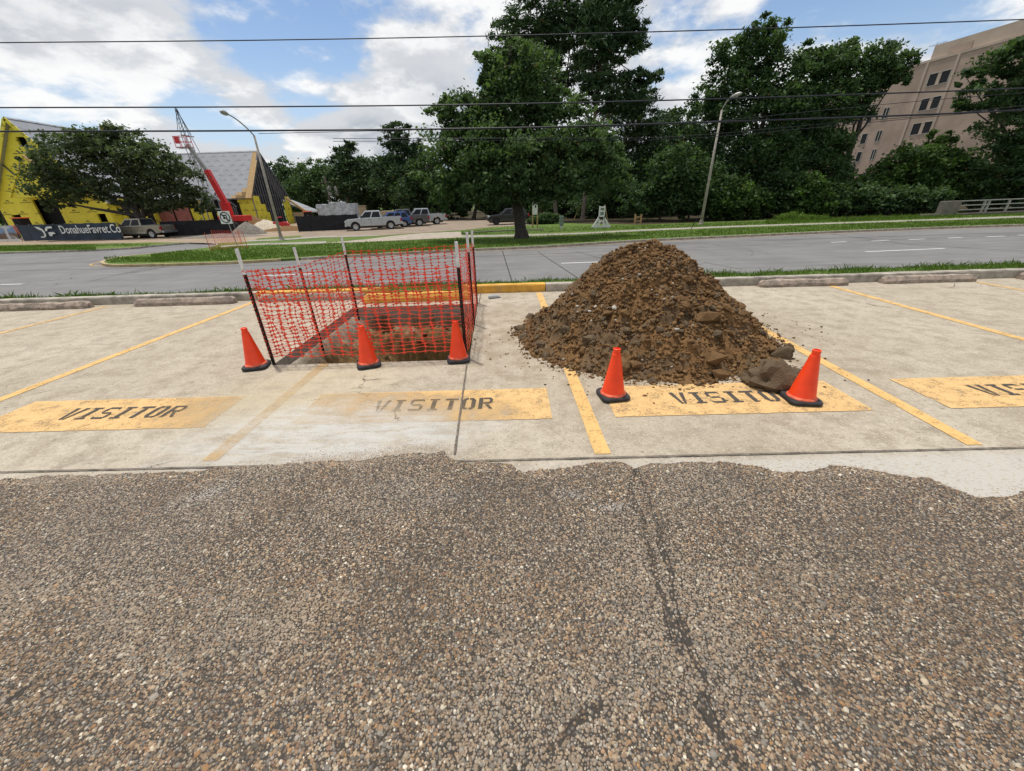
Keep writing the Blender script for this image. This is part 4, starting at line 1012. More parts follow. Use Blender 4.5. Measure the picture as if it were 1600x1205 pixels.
# the big broadleaf tree on the verge
tb = gp(815, 372, ZF)
tree('verge_tree', 'large leafy broadleaf tree with dark trunk standing on the grass verge', tb,
     blob_px([(815, 130, 55, 65), (770, 110, 30, 45), (760, 185, 65, 50), (855, 175, 60, 45), (720, 235, 62, 45), (700, 285, 48, 32, -1.), (790, 250, 70, 55, -1.5), (870, 250, 60, 50, -1.5), (920, 235, 50, 42), (945, 275, 42, 32, -.5), (700, 180, 28, 30), (760, 300, 45, 25, -1.5), (865, 300, 55, 22, -1.), (655, 275, 18, 22), (690, 320, 20, 14), (800, 75, 25, 22)], 29.), 72000, .112, 31, M_leaf_mid, r=.43, limbs=14, fork=.25, kw=dict(clump=.25, kper=2.0, inner=.42))
# live oak at the building site
tree('live_oak', 'spreading dark live oak shading the pickup at the building site', gp(232, 371, ZF),
     blob_px([(115, 245, 55, 38), (80, 285, 42, 32), (150, 225, 40, 30), (185, 235, 50, 38), (235, 255, 48, 35), (272, 272, 36, 32), (130, 295, 48, 25), (195, 295, 50, 28), (260, 305, 50, 24), (300, 308, 26, 20), (60, 255, 22, 22), (175, 208, 22, 16), (90, 320, 25, 12), (230, 318, 55, 14), (312, 318, 22, 14)], 44.5), 29000, .155, 32, M_leaf_oak, r=.55, limbs=15, fork=.15, kw=dict(clump=.24, kper=2.2, inner=.2, flat=.6), trunk_to=4.0)
# tall pines
def pine(px_base, Y, crown_px, label, seed, top, group='tall pines behind the verge tree', r=.26, n=15000, size=.26):
    b = at_y(px_base[0], px_base[1], Y); b.z = ZF
    kw = dict(clump=.30, kper=1.15, inner=.15, flat=.55, aspect=.2)
    t = tree('pine_tree', label, b, blob_px(crown_px, Y), n, size, seed, M_leaf_pine, M_bark_pine, r, 16, group, .45, kw=kw, trunk_to=at_y(px_base[0]*0+top[0], top[1], Y).z)
    return t
pine((870, 345), 52., [(845, 20, 45, 45), (800, 60, 35, 28), (835, 90, 50, 30), (880, 50, 40, 40), (790, 100, 25, 25), (860, 130, 45, 25), (905, 5, 30, 35), (860, -40, 50, 35)], 'tall pine with rough grey trunk beside the verge tree, crown reaching highest', 41, (868, -60), n=22000)
pine((910, 345), 50., [(950, 20, 42, 40), (925, 70, 40, 32), (975, 75, 35, 25), (930, 115, 45, 28), (985, 40, 28, 22), (1000, 130, 30, 18), (950, 150, 50, 25), (1015, 118, 20, 14), (985, 165, 40, 18), (970, -10, 35, 22)], 'tall pine with leaning trunk and drooping boughs reaching over the sign frame', 42, (930, -25), n=24000)
pine((960, 346), 56., [(1000, 190, 42, 40), (960, 200, 50, 45), (1020, 230, 40, 40), (985, 260, 50, 40), (1000, 150, 25, 18)], 'shorter pine hidden behind the two tallest pines', 43, (980, 140), n=13000)
# vine-covered trees right of the lamp
def big(name, label, px, Y, crown, n, size, seed, mat, group='trees along the creek bank', r=.35, kw=None, bark=M_bark):
    b = at_y(px[0], px[1], Y); b.z = ZF; return tree(name, label, b, blob_px(crown, Y), n, size, seed, mat, bark, r, 10, group, .3, kw=kw or dict(clump=.26, kper=1.6, inner=.3))
big('vine_covered_tree', 'tallest vine covered tree, standing behind the lamp post with a pointed top', (1170, 340), 46., [(1195, 60, 40, 40), (1150, 90, 40, 35), (1205, 110, 60, 45), (1130, 140, 52, 42), (1190, 170, 70, 50), (1110, 195, 45, 40), (1160, 235, 70, 50), (1215, 235, 60, 50), (1205, 38, 22, 20), (1095, 165, 22, 22), (1120, 280, 60, 40), (1190, 290, 70, 45)], 50000, .152, 51, M_leaf_dark)
big('vine_covered_tree', 'broad dark tree overhanging the tan building with shaggy vines', (1310, 338), 47., [(1290, 105, 45, 38), (1340, 95, 45, 32), (1385, 105, 40, 32), (1265, 160, 55, 50), (1318, 158, 45, 42), (1398, 122, 26, 20), (1255, 220, 52, 55), (1296, 222, 38, 50), (1338, 150, 26, 32), (1262, 285, 52, 45), (1303, 280, 22, 40), (1262, 85, 22, 20), (1368, 128, 28, 22)], 50000, .152, 52, M_leaf_dark)
big('creek_tree', 'light airy tree at the end of the bridge rail covering the building edge', (1590, 330), 44., [(1570, 95, 55, 30), (1620, 80, 50, 40), (1540, 150, 45, 26), (1600, 150, 50, 35), (1520, 125, 22, 14), (1585, 205, 55, 35), (1560, 260, 60, 40), (1640, 220, 50, 80), (1505, 165, 18, 10), (1600, 290, 60, 30)], 26000, .16, 53, M_leaf_dark, kw=dict(clump=.30, kper=1.3, inner=.2, flat=.5))
big('creek_tree', 'bright green bushy tree in front of the tan building', (1440, 336), 45., [(1430, 260, 50, 35), (1470, 235, 30, 24), (1400, 285, 50, 35), (1455, 290, 60, 35), (1490, 262, 35, 28), (1465, 215, 14, 14), (1345, 300, 45, 30), (1510, 295, 45, 30)], 24000, .17, 54, M_leaf_bush)
# undergrowth along the creek
SH = 'undergrowth along the edge of the wood'
for i, (px, Y, cr, n, lb, mt) in enumerate((((1030, 347), 44., [(1030, 305, 45, 30), (1000, 320, 35, 22), (1060, 290, 40, 40)], 11000, 'dense dark shrub beside the small timber stand', M_leaf_dark),
        ((1075, 346), 43., [(1075, 315, 40, 28), (1110, 300, 40, 40), (1060, 260, 40, 35)], 11000, 'dark shrub in front of the leaning lamp post base', M_leaf_dark),
        ((1150, 343), 42.5, [(1140, 310, 42, 32), (1170, 320, 35, 22), (1120, 325, 30, 18)], 11000, 'rounded shrub right behind the lamp post', M_leaf_bush),
        ((1215, 341), 44., [(1215, 300, 45, 38), (1240, 315, 35, 24)], 10000, 'mid green shrub in front of the pointed vine covered tree', M_leaf_dark),
        ((1265, 339), 42., [(1262, 300, 28, 30), (1285, 318, 35, 18), (1250, 325, 30, 14)], 9000, 'pale leaved shrub with loose drooping shoots at the wood edge', M_leaf_bush),
        ((1340, 337), 43., [(1335, 310, 45, 25), (1370, 315, 40, 20)], 10000, 'low dark shrub under the tan building wall', M_leaf_dark),
        ((1430, 335), 42., [(1420, 312, 45, 20), (1455, 315, 35, 18)], 9000, 'low dark shrub beside the bridge end post', M_leaf_dark),
        ((1540, 330), 45., [(1520, 300, 50, 26), (1580, 295, 50, 30), (1640, 290, 50, 35)], 12000, 'dark shrub behind the bridge railing', M_leaf_dark),
        ((985, 347), 55., [(970, 300, 45, 42), (930, 320, 40, 25), (1000, 270, 35, 40)], 12000, 'dark shrub filling the shade behind the white sign frame', M_leaf_dark))):
    b = at_y(px[0], px[1], Y); b.z = ZF
    tree('shrub', lb, b, blob_px(cr, Y), n, .15, 60+i, mt, r=.10, limbs=5, group=SH, cat='shrub', kw=dict(clump=.30, kper=1.5, inner=.35), fork=.1)
b = at_y(1235, 337, 38.5); b.z = ZF
tree('weed_clump', 'bright green clump of tall weeds on the verge by the wood', b, [((b.x, b.y, ZF+.25), (1.4, .7, .35)), ((b.x+2.2, b.y+.3, ZF+.15), (1.6, .6, .25))], 5000, .09, 75, M_blade, r=.03, limbs=3, cat='weeds', kw=dict(clump=.35, kper=1.5, aspect=.2))
b = gp(855, 350, ZF); tree('low_bush', 'low dark bush at the foot of the pine behind the sign', b, [((b.x, b.y, ZF+.5), (1.3, .8, .55)), ((b.x-1.2, b.y, ZF+.3), (1., .6, .4))], 4000, .11, 76, M_leaf_dark, r=.04, limbs=3, cat='shrub', group=SH, kw=dict(clump=.35))
# trees behind the parked pickups
BG = 'trees behind the gravel lot'
def bgtree(px, Y, cr, n, seed, lb, mat, size=.22, pineish=False):
    b = at_y(px[0], px[1], Y); b.z = ZF
    kw = dict(clump=.30, kper=1.6, inner=.3) if not pineish else dict(clump=.34, kper=1.3, inner=.25, flat=.5, aspect=.3)
    return tree('pine_tree' if pineish else 'wood_tree', lb, b, blob_px(cr, Y), n, size, seed, mat, M_bark_pine if pineish else M_bark, .28, 8, BG, .35, kw=kw)
bgtree((545, 335), 78., [(541, 232, 18, 13), (535, 252, 26, 14), (552, 262, 28, 18), (530, 275, 22, 15), (548, 290, 40, 25)], 11000, 81, 'pine with a small tufted top standing behind the silver pickup', M_leaf_pine, .30, True)
bgtree((630, 335), 74., [(625, 205, 22, 15), (612, 222, 20, 13), (638, 225, 24, 14), (628, 245, 38, 18), (610, 262, 28, 18), (645, 258, 28, 18), (625, 285, 45, 30)], 14000, 82, 'tall pine with a broad tufted top behind the dark pickup', M_leaf_pine, .30, True)
bgtree((450, 335), 92., [(440, 262, 22, 16), (465, 275, 28, 20), (430, 290, 30, 25), (470, 305, 40, 28)], 10000, 83, 'rounded green tree beside the unfinished gable wall', M_leaf_dark)
bgtree((500, 335), 88., [(490, 265, 24, 16), (510, 285, 35, 26), (480, 300, 35, 28)], 10000, 84, 'rounded green tree behind the transformer pole', M_leaf_dark)
bgtree((580, 335), 80., [(580, 265, 28, 22), (570, 290, 36, 28), (600, 300, 35, 28), (585, 315, 45, 18)], 12000, 85, 'dark leafy tree between the two tufted pines', M_leaf_wood)
bgtree((670, 335), 66., [(665, 275, 28, 30), (680, 300, 38, 28), (650, 305, 35, 25)], 12000, 86, 'dark leafy tree between the pickups and the verge tree', M_leaf_wood)
bgtree((740, 335), 64., [(735, 295, 45, 30), (780, 300, 45, 28), (760, 270, 50, 30)], 14000, 87, 'dark leafy tree shading the black car', M_leaf_wood)
bgtree((880, 335), 66., [(860, 290, 50, 40), (910, 290, 45, 40), (880, 250, 50, 40), (930, 240, 40, 40)], 16000, 88, 'dark leafy tree behind the pine trunks', M_leaf_wood)
bgtree((640, 335), 90., [(560, 310, 40, 20), (640, 305, 50, 25), (700, 300, 50, 25)], 9000, 89, 'low spreading tree at the back of the gravel lot', M_leaf_wood)
bgtree((1060, 335), 62., [(1050, 200, 30, 30), (1040, 235, 45, 40), (1075, 240, 45, 45), (1050, 280, 50, 40), (1025, 195, 18, 16)], 15000, 90, 'slim tree between the pines and the vine covered trees', M_leaf_wood)
bgtree((5, 338), 88., [(-25, 270, 26, 30), (-30, 300, 30, 30)], 6000, 91, 'tree behind the yellow gable', M_leaf_wood)
# the wood behind everything, one mass
def far_wood():
    bl = []; rg = random.Random(17)
    for k in range(84):
        x = -140+k*2.9
        Y = 98+rg.uniform(-5, 12); h = rg.uniform(3.5, 6.5); bl.append(((x, Y, ZF+h*.75), (3.2, 2.5, h*.8)))
    for k in range(30):
        x = -16+k*2.1; bl.append(((x, 68+rg.uniform(0, 3)-(.15*max(0, x-10)), ZF+1.3), (2., 1.2, 1.9)))
    for k in range(34):
        x = 2+k*1.45; bl.append(((x, 57+rg.uniform(0, 3)-.12*max(0, x-8), ZF+1.2), (1.6, 1., 1.7+rg.uniform(0, .8))))
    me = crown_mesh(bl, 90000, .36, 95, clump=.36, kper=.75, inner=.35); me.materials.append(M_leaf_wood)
    tag(link('far_wood', me), 'dark wood closing the view behind the lot and the creek', 'wood', kind='stuff')
far_wood()

# ================================================================== BUILDINGS
def wall_with_holes(name, outer, holes, origin, ux, thick, mat, parent):
    """upright wall: outer / holes are (u, z) loops in the plane through origin along ux; thickness goes to ux x up"""
    bm = bmesh.new(); ux = Vector(ux).normalized(); nrm = ux.cross(Vector((0, 0, 1))); es = []
    for loop in [outer]+holes:
        vs = [bm.verts.new(Vector(origin)+ux*p[0]+Vector((0, 0, p[1]))) for p in loop]; es += [bm.edges.new((vs[i], vs[(i+1) % len(vs)])) for i in range(len(vs))]
    r = bmesh.ops.triangle_fill(bm, edges=es, use_beauty=True); fs = [f for f in r['geom'] if isinstance(f, bmesh.types.BMFace)]
    ex = bmesh.ops.extrude_face_region(bm, geom=fs); bmesh.ops.translate(bm, vec=nrm*-thick, verts=[v for v in ex['geom'] if isinstance(v, bmesh.types.BMVert)])
    bmesh.ops.recalc_face_normals(bm, faces=bm.faces)
    me = bpy.data.meshes.new(name); bm.to_mesh(me); bm.free(); me.materials.append(mat); return link(name, me, None, parent)
def slab(name, a, b, c, d, t, mat, parent):
    """sloping slab over the quad a b c d, thickness t downwards"""
    q = [Vector(x) for x in (a, b, c, d)]; n = (q[1]-q[0]).cross(q[3]-q[0]).normalized(); n = n if n.z > 0 else -n
    return MB().add(q+[p-n*t for p in q], [(0, 1, 2, 3), (7, 6, 5, 4), (0, 4, 5, 1), (1, 5, 6, 2), (2, 6, 7, 3), (3, 7, 4, 0)]).obj(name, mat, parent)

def gable_hall():
    Y = 55.; root = thing('gabled_hall', 'tall steep gabled building wrapped in yellow sheathing with grey underlayment roof', 'building', (-60, Y, ZF)); O = Vector((-60, Y, ZF))
    ap = at_y(13, 185, Y); hw = 7.1; ez = 3.4
    def L(px, py): p = at_y(px, py, Y)-O; return (p.x, p.z)
    ax, az = ap.x+60, ap.z-ZF; k = (az-(ez-ZF))/hw; e = ez-ZF
    outer = [(ax-hw, 0), (ax+hw, 0), (ax+hw, e), (ax, az-.15), (ax-hw, e)]
    def rect(q): xs = [p[0] for p in q]; zs = [p[1] for p in q]; return min(xs), max(xs), min(zs), max(zs)
    up = rect([L(29, 213), L(43, 230)]); w1 = L(31, 214); w2 = L(42, 229)
    win = [(w1[0]-.55, w2[1]), (w1[0]+.55, w2[1]), (w1[0]+.55, w1[1]), (w1[0]-.55, w1[1])]
    d0, d1 = L(82, 346), L(60, 312); dx = d0[0]; door = [(dx-1.3, .12), (dx+1.7, .12), (dx+1.7, d1[1]), (dx-1.3, d1[1])]
    s0 = L(160, 340); sm = [(s0[0]-.55, s0[1]-.55), (s0[0]+.55, s0[1]-.55), (s0[0]+.55, s0[1]+.45), (s0[0]-.55, s0[1]+.45)]
    s1 = L(27, 341); sl = [(s1[0]-.6, s1[1]-.6), (s1[0]+.6, s1[1]-.6), (s1[0]+.6, s1[1]+.4), (s1[0]-.6, s1[1]+.4)]
    inside = lambda h: all(ax-hw+.2 < p[0] < ax+hw-.2 for p in h)
    wall_with_holes('gable_wall', outer, [h for h in (win, door, sm, sl) if inside(h)], (0, 0, 0), (1, 0, 0), .25, M_ysheath, root)
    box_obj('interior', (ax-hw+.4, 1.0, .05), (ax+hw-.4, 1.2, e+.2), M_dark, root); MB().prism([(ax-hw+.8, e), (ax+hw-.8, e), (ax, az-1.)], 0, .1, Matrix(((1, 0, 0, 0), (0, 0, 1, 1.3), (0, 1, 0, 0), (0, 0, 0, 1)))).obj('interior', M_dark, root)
    box_obj('side_wall', (ax+hw-.25, .27, 0), (ax+hw, 12., e), M_ysheathY, root); box_obj('side_wall', (ax-hw, .27, 0), (ax-hw+.25, 12., e), M_ysheathY, root)
    o = .45
    for s in (-1, 1):
        slab('roof', (ax, -o, az+.12), (ax, 13., az+.12), (ax+s*(hw+o), 13., e-k*o+.12), (ax+s*(hw+o), -o, e-k*o+.12), .3, M_roofgY, root)
        MB().bar((ax, -o-.03, az-.10), (ax+s*(hw+o), -o-.03, e-k*o-.12), .08, .40).obj('rake_board', M_ysheath2, root)
    # projecting entry gable
    a = at_y(37, 245, Y-1.6)-O; l = at_y(22, 306, Y-1.6)-O; hw2 = abs(a.x-l.x)+.3; MBp = MB()
    mat_ = Matrix(((1, 0, 0, 0), (0, 0, 1, 0), (0, 1, 0, 0), (0, 0, 0, 1)))
    MBp.prism([(a.x-hw2, l.z), (a.x-hw2-.0, l.z-.25), (a.x+hw2, l.z-.25), (a.x+hw2, l.z), (a.x, a.z)], -1.6, -.02, mat_).obj('entry_gable', M_ysheath2, root)
    for s in (-1, 1): MB().bar((a.x, -.85, a.z+.12), (a.x+s*(hw2+.2), -.85, l.z-.15), 1.8, .16, (0, 0, 1)).obj('entry_roof', M_wood if s > 0 else M_ysheath2, root)
    MB().bar((ax-3.6, -.1, az-4.6), (ax-1.2, -.1, az-8.), .12).obj('brace', M_steel_dark, root)
    # low wing to the right of the gable
    wx0 = ax+hw+.02; wx1 = max(wx0+3.2, (at_y(226, 335, Y+1.5)-O).x)
    wall_with_holes('wing_wall', [(wx0, 0), (wx1, 0), (wx1, e), (wx0, e)], [[(wx0+.6, .5), (wx0+1.9, .5), (wx0+1.9, 2.2), (wx0+.6, 2.2)], [(wx1-.5, .4), (wx1-.2, .4), (wx1-.2, 2.1), (wx1-.5, 2.1)]], (0, 1.5, 0), (1, 0, 0), .25, M_ysheath2, root)
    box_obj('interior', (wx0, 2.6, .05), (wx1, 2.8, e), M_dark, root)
    return root
gable_hall()

def long_hall():
    X = -38.; f = at_x(393.5, 303.5, X); a = at_x(403.8, 235, X); b = at_x(450.5, 307.6, X); yf, yb, ya = f.y, b.y, a.y; ez = (f.z+b.z)/2-ZF; az = a.z-ZF; x0 = -30.
    root = thing('long_hall', 'half finished hall with grey underlayment roof and an open dark framed gable end', 'building', (X, ya, ZF)); yf -= ya; yb -= ya
    slab('roof', (x0, 0, az), (-.9, 0, az), (-.9, yf-.4, ez-.35), (x0, yf-.4, ez-.35), .25, M_roofg, root)
    slab('roof', (x0, 0, az), (0, 0, az), (0, yb+.4, ez-.35), (x0, yb+.4, ez-.35), .25, M_roofg, root)
    slab('bare_sheathing', (-.89, 0, az), (0, 0, az), (0, yf-.4, ez-.35), (-.89, yf-.4, ez-.35), .24, M_wood, root)
    # ragged strip of bare decking stepping in from the eave
    for k, (xa, t0) in enumerate(((-1.5, .80), (-2.3, .88), (-3.0, .94))):
        p = lambda t, x: (x, (yf-.4)*t, az+(ez-.35-az)*t+.02); slab('bare_sheathing', p(t0, xa), p(t0, -.9), p(1., -.9), p(1., xa), .02, M_wood, root)
    # gable end: studs, dark inside, some yellow boards
    gb = MB(); n = 17
    for i in range(n):
        y = yf+(yb-yf)*i/(n-1); zt = az-(az-ez)*abs(y)/(abs(yf) if y < 0 else yb)-.3
        o = MB().box((-.16, y-.045, .0), (-.04, y+.045, max(.5, zt))).obj('stud', M_stud, root)
    for z in (ez*.55, ez, ez+(az-ez)*.45): box_obj('girt', (-.18, yf*(1 if z <= ez else .55)+.1, z-.06), (-.14, yb*(1 if z <= ez else .55)-.1, z+.06), M_steel_dark, root)
    for s, y in ((0, yf), (1, yb)): MB().bar((-.1, 0, az-.2), (-.1, y, ez-.25), .22, .3).obj('rafter', M_steel_dark, root)
    
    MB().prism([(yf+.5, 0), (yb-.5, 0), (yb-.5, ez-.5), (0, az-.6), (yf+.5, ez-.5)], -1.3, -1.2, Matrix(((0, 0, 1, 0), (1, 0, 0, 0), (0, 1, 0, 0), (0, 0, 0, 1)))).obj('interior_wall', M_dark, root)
    for y0, y1, z0, z1 in ((yf, yf+1.5, 0, ez-.1), (yf+1.5, yf+2.6, 0, ez*.72), (yf+2.6, yf+3.2, 0, ez*.45), (yb-1.2, yb, 0, ez-.1), (yb-2.1, yb-1.25, 0, ez*.8)):
        box_obj('sheathing_board', (-.03, y0+.01, z0), (.02, y1-.01, z1), M_ysheathY, root)
    # front wall
    for i in range(12):
        x = x0+abs(x0)*i/12; w = abs(x0)/12
        if i in (9, 10): continue
        box_obj('sheathing_panel', (x+.15, yf+.1, 0), (x+w-.15, yf+.2, ez-.9), M_pink if i < 8 else M_ysheath2, root); box_obj('sheathing_band', (x+.0, yf+.1, ez-.88), (x+w, yf+.2, ez-.3), M_ysheath2, root)
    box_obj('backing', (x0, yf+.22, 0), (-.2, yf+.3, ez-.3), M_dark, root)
    # porch frame
    px0, px1, py = -6.6, -3.0, yf-2.2; pa = 5.0
    for s, xx in ((-1, px0), (1, px1)): [MB().bar(((px0+px1)/2, py+q, pa), (xx+s*.35, py+q, pa-2.2), .12, .3, (0, 1, 0)).obj('porch_rafter', M_stud, root) for q in (0, 2)]
    for i in range(6): box_obj('stud', (px0+i*(px1-px0)/5-.05, py-.05, 0), (px0+i*(px1-px0)/5+.05, py+.05, (3.0 if i in (0, 5) else 3.9) if i not in (2, 3) else 4.4), M_stud, root) if i not in (2, 3) else box_obj('stud', (px0+i*(px1-px0)/5-.05, py-.05, 2.6), (px0+i*(px1-px0)/5+.05, py+.05, 4.4), M_stud, root)
    box_obj('porch_header', (px0, py-.08, 2.5), (px1, py+.08, 2.7), M_stud, root)
    for i in range(5): box_obj('stud', (px1-.05, py+.4+i*.45, 0), (px1+.05, py+.5+i*.45, 2.9), M_stud, root)
    box_obj('sheathing_board', (px0-1.3, py+1.6, .9), (px0+.2, py+1.7, 2.2), M_ysheath2, root); box_obj('sheathing_board', (px1-1.4, py-.16, 1.0), (px1-.3, py-.1, 2.1), M_ysheath2, root)
    # lean-to at the back corner
    p = at_y(451, 312, ya+6)-Vector((X, ya, ZF)); q = at_y(490, 331, ya+6)-Vector((X, ya, ZF))
    slab('lean_to_roof', (p.x-1, 5., p.z), (p.x-1, 9., p.z), (q.x, 9., q.z), (q.x, 5., q.z), .15, M_roofg, root); box_obj('lean_to_wall', (p.x-.8, 5.4, 0), (q.x-1.2, 5.6, q.z), M_tansiding, root)
long_hall()

# tan building, far right: its long side runs away from the street
def tan_building():
    base = at_y(1466, 122, 78.); d = ray(640, 318); dr = Vector((d[0], d[1], 0)).normalized(); nr = Vector((-dr.y, dr.x, 0))   # nr points left, at us
    def on(px, py):
        r = Vector(ray(px, py)); e = Vector((0, 0, EYE)); t = (Vector((base.x, base.y, 0))-e).dot(nr)/r.dot(nr); p = e+r*t; return (p-Vector((base.x, base.y, 0))).dot(dr), p.z
    top = (on(1431, 100)[1]+on(1500, 88)[1])/2; zb = -6.
    root = thing('tan_building', 'tan stucco office block of several floors rising behind the trees', 'building', (base.x, base.y, ZF), math.atan2(dr.y, dr.x)); zo = ZF
    # local: x along dr (away), y = nr (towards us)
    box_obj('wall', (-34, -22, zb), (26, 0, top-zo), M_stucco, root)
    box_obj('parapet', (-34.1, -22.1, top-zo), (26.1, .08, top-zo+.35), M_stucco2, root)
    s0, z0 = on(1452, 92); s1, z1 = on(1556, 57)
    box_obj('penthouse', (-24, -14, top-zo+.35), (s0, -.3, top-zo+2.2), M_stucco2, root); box_obj('louvre', (s0-5.2, -.3, top-zo+.45), (s0-2.4, -.22, top-zo+1.4), M_stucco, root)
    for s in (on(1452, 95)[0], on(1500, 85)[0], on(1452, 95)[0]+14.5): box_obj('pilaster', (s-.18, .0, zb), (s+.18, .12, top-zo), M_stucco2, root)
    def window(a, b, lites):
        (sa, za), (sb, zb_) = on(*a), on(*b); sa, sb = min(sa, sb), max(sa, sb); za, zb_ = min(za, zb_)-zo, max(za, zb_)-zo; cz = (za+zb_)/2; h = 1.75
        return sa, sb, cz, h, lites
    W = []          # windows: (near end, far end, centre height, lites), each read off its own place on the wall
    for (a, b, nl) in (((1447.3, 132.6), (1486.8, 111.7), 2), ((1434.8, 171.5), (1472.1, 152), 2), ((1421.9, 208.8), (1459.3, 191.8), 2), ((1377, 185), (1391.5, 169), 3), ((1366, 221), (1380, 204), 3), ((1359, 248), (1370.5, 235), 3), ((1353, 190), (1365, 179), 1), ((1343.6, 223), (1356.5, 211), 1), ((1336, 251), (1347.5, 239.5), 1)):
        (sa, za), (sb, zb_) = on(*a), on(*b); W.append((min(sa, sb), max(sa, sb), (za+zb_)/2-zo, nl))
    fl = (W[0][2]-W[2][2])/2; wd = W[0][1]-W[0][0]
    for k in range(6):
        W.append((W[0][0]-13.5, W[0][1]-13.5, W[0][2]-fl*k, 2))
        if k > 2: W.append((W[0][0], W[0][1], W[0][2]-fl*k, 2)); W.append((W[3][0], W[3][1], W[3][2]-fl*k, 3)); W.append((W[6][0], W[6][1], W[6][2]-fl*k, 1))
    for c0, c1, z, nl in W:
        wf = MB(); t = .09; h = fl*.47
        for lo, hi in (((c0, .0, z-h/2-t), (c1, .07, z-h/2)), ((c0, .0, z+h/2), (c1, .07, z+h/2+t)), ((c0, .0, z-h/2), (c0+t, .07, z+h/2)), ((c1-t, .0, z-h/2), (c1, .07, z+h/2))): wf.box(lo, hi)
        wo = wf.obj('window', M_frame, root); gap = .5 if nl == 2 else .12
        if nl > 1:
            m_ = (c0+c1)/2; box_obj('mullion', (m_-gap/2, .002, z-h/2), (m_+gap/2, .05, z+h/2), M_stucco2 if gap > .3 else M_frame, wo); spans = ((c0+t, m_-gap/2), (m_+gap/2, c1-t))
        else: spans = ((c0+t, c1-t),)
        for a, b in spans: box_obj('pane', (a, -.05, z-h/2), (b, .02, z+h/2), M_glass, wo)
    an = MB(); c = Vector((s0-1.5, -3, top-zo+.35)); c = Vector((on(1455, 78)[0]+1.5, -3., top-zo+.35)); an.bar(c, c+Vector((0, 0, 3.0)), .05)
    for k in range(5): an.bar(c+Vector((-1.2+k*.5, -.5, 2.6)), c+Vector((-1.2+k*.5, .5, 2.6)), .04)
    an.bar(c+Vector((-1.4, 0, 2.6)), c+Vector((1.2, 0, 2.6)), .04); an.obj('antenna', M_galv, root)
tan_building()

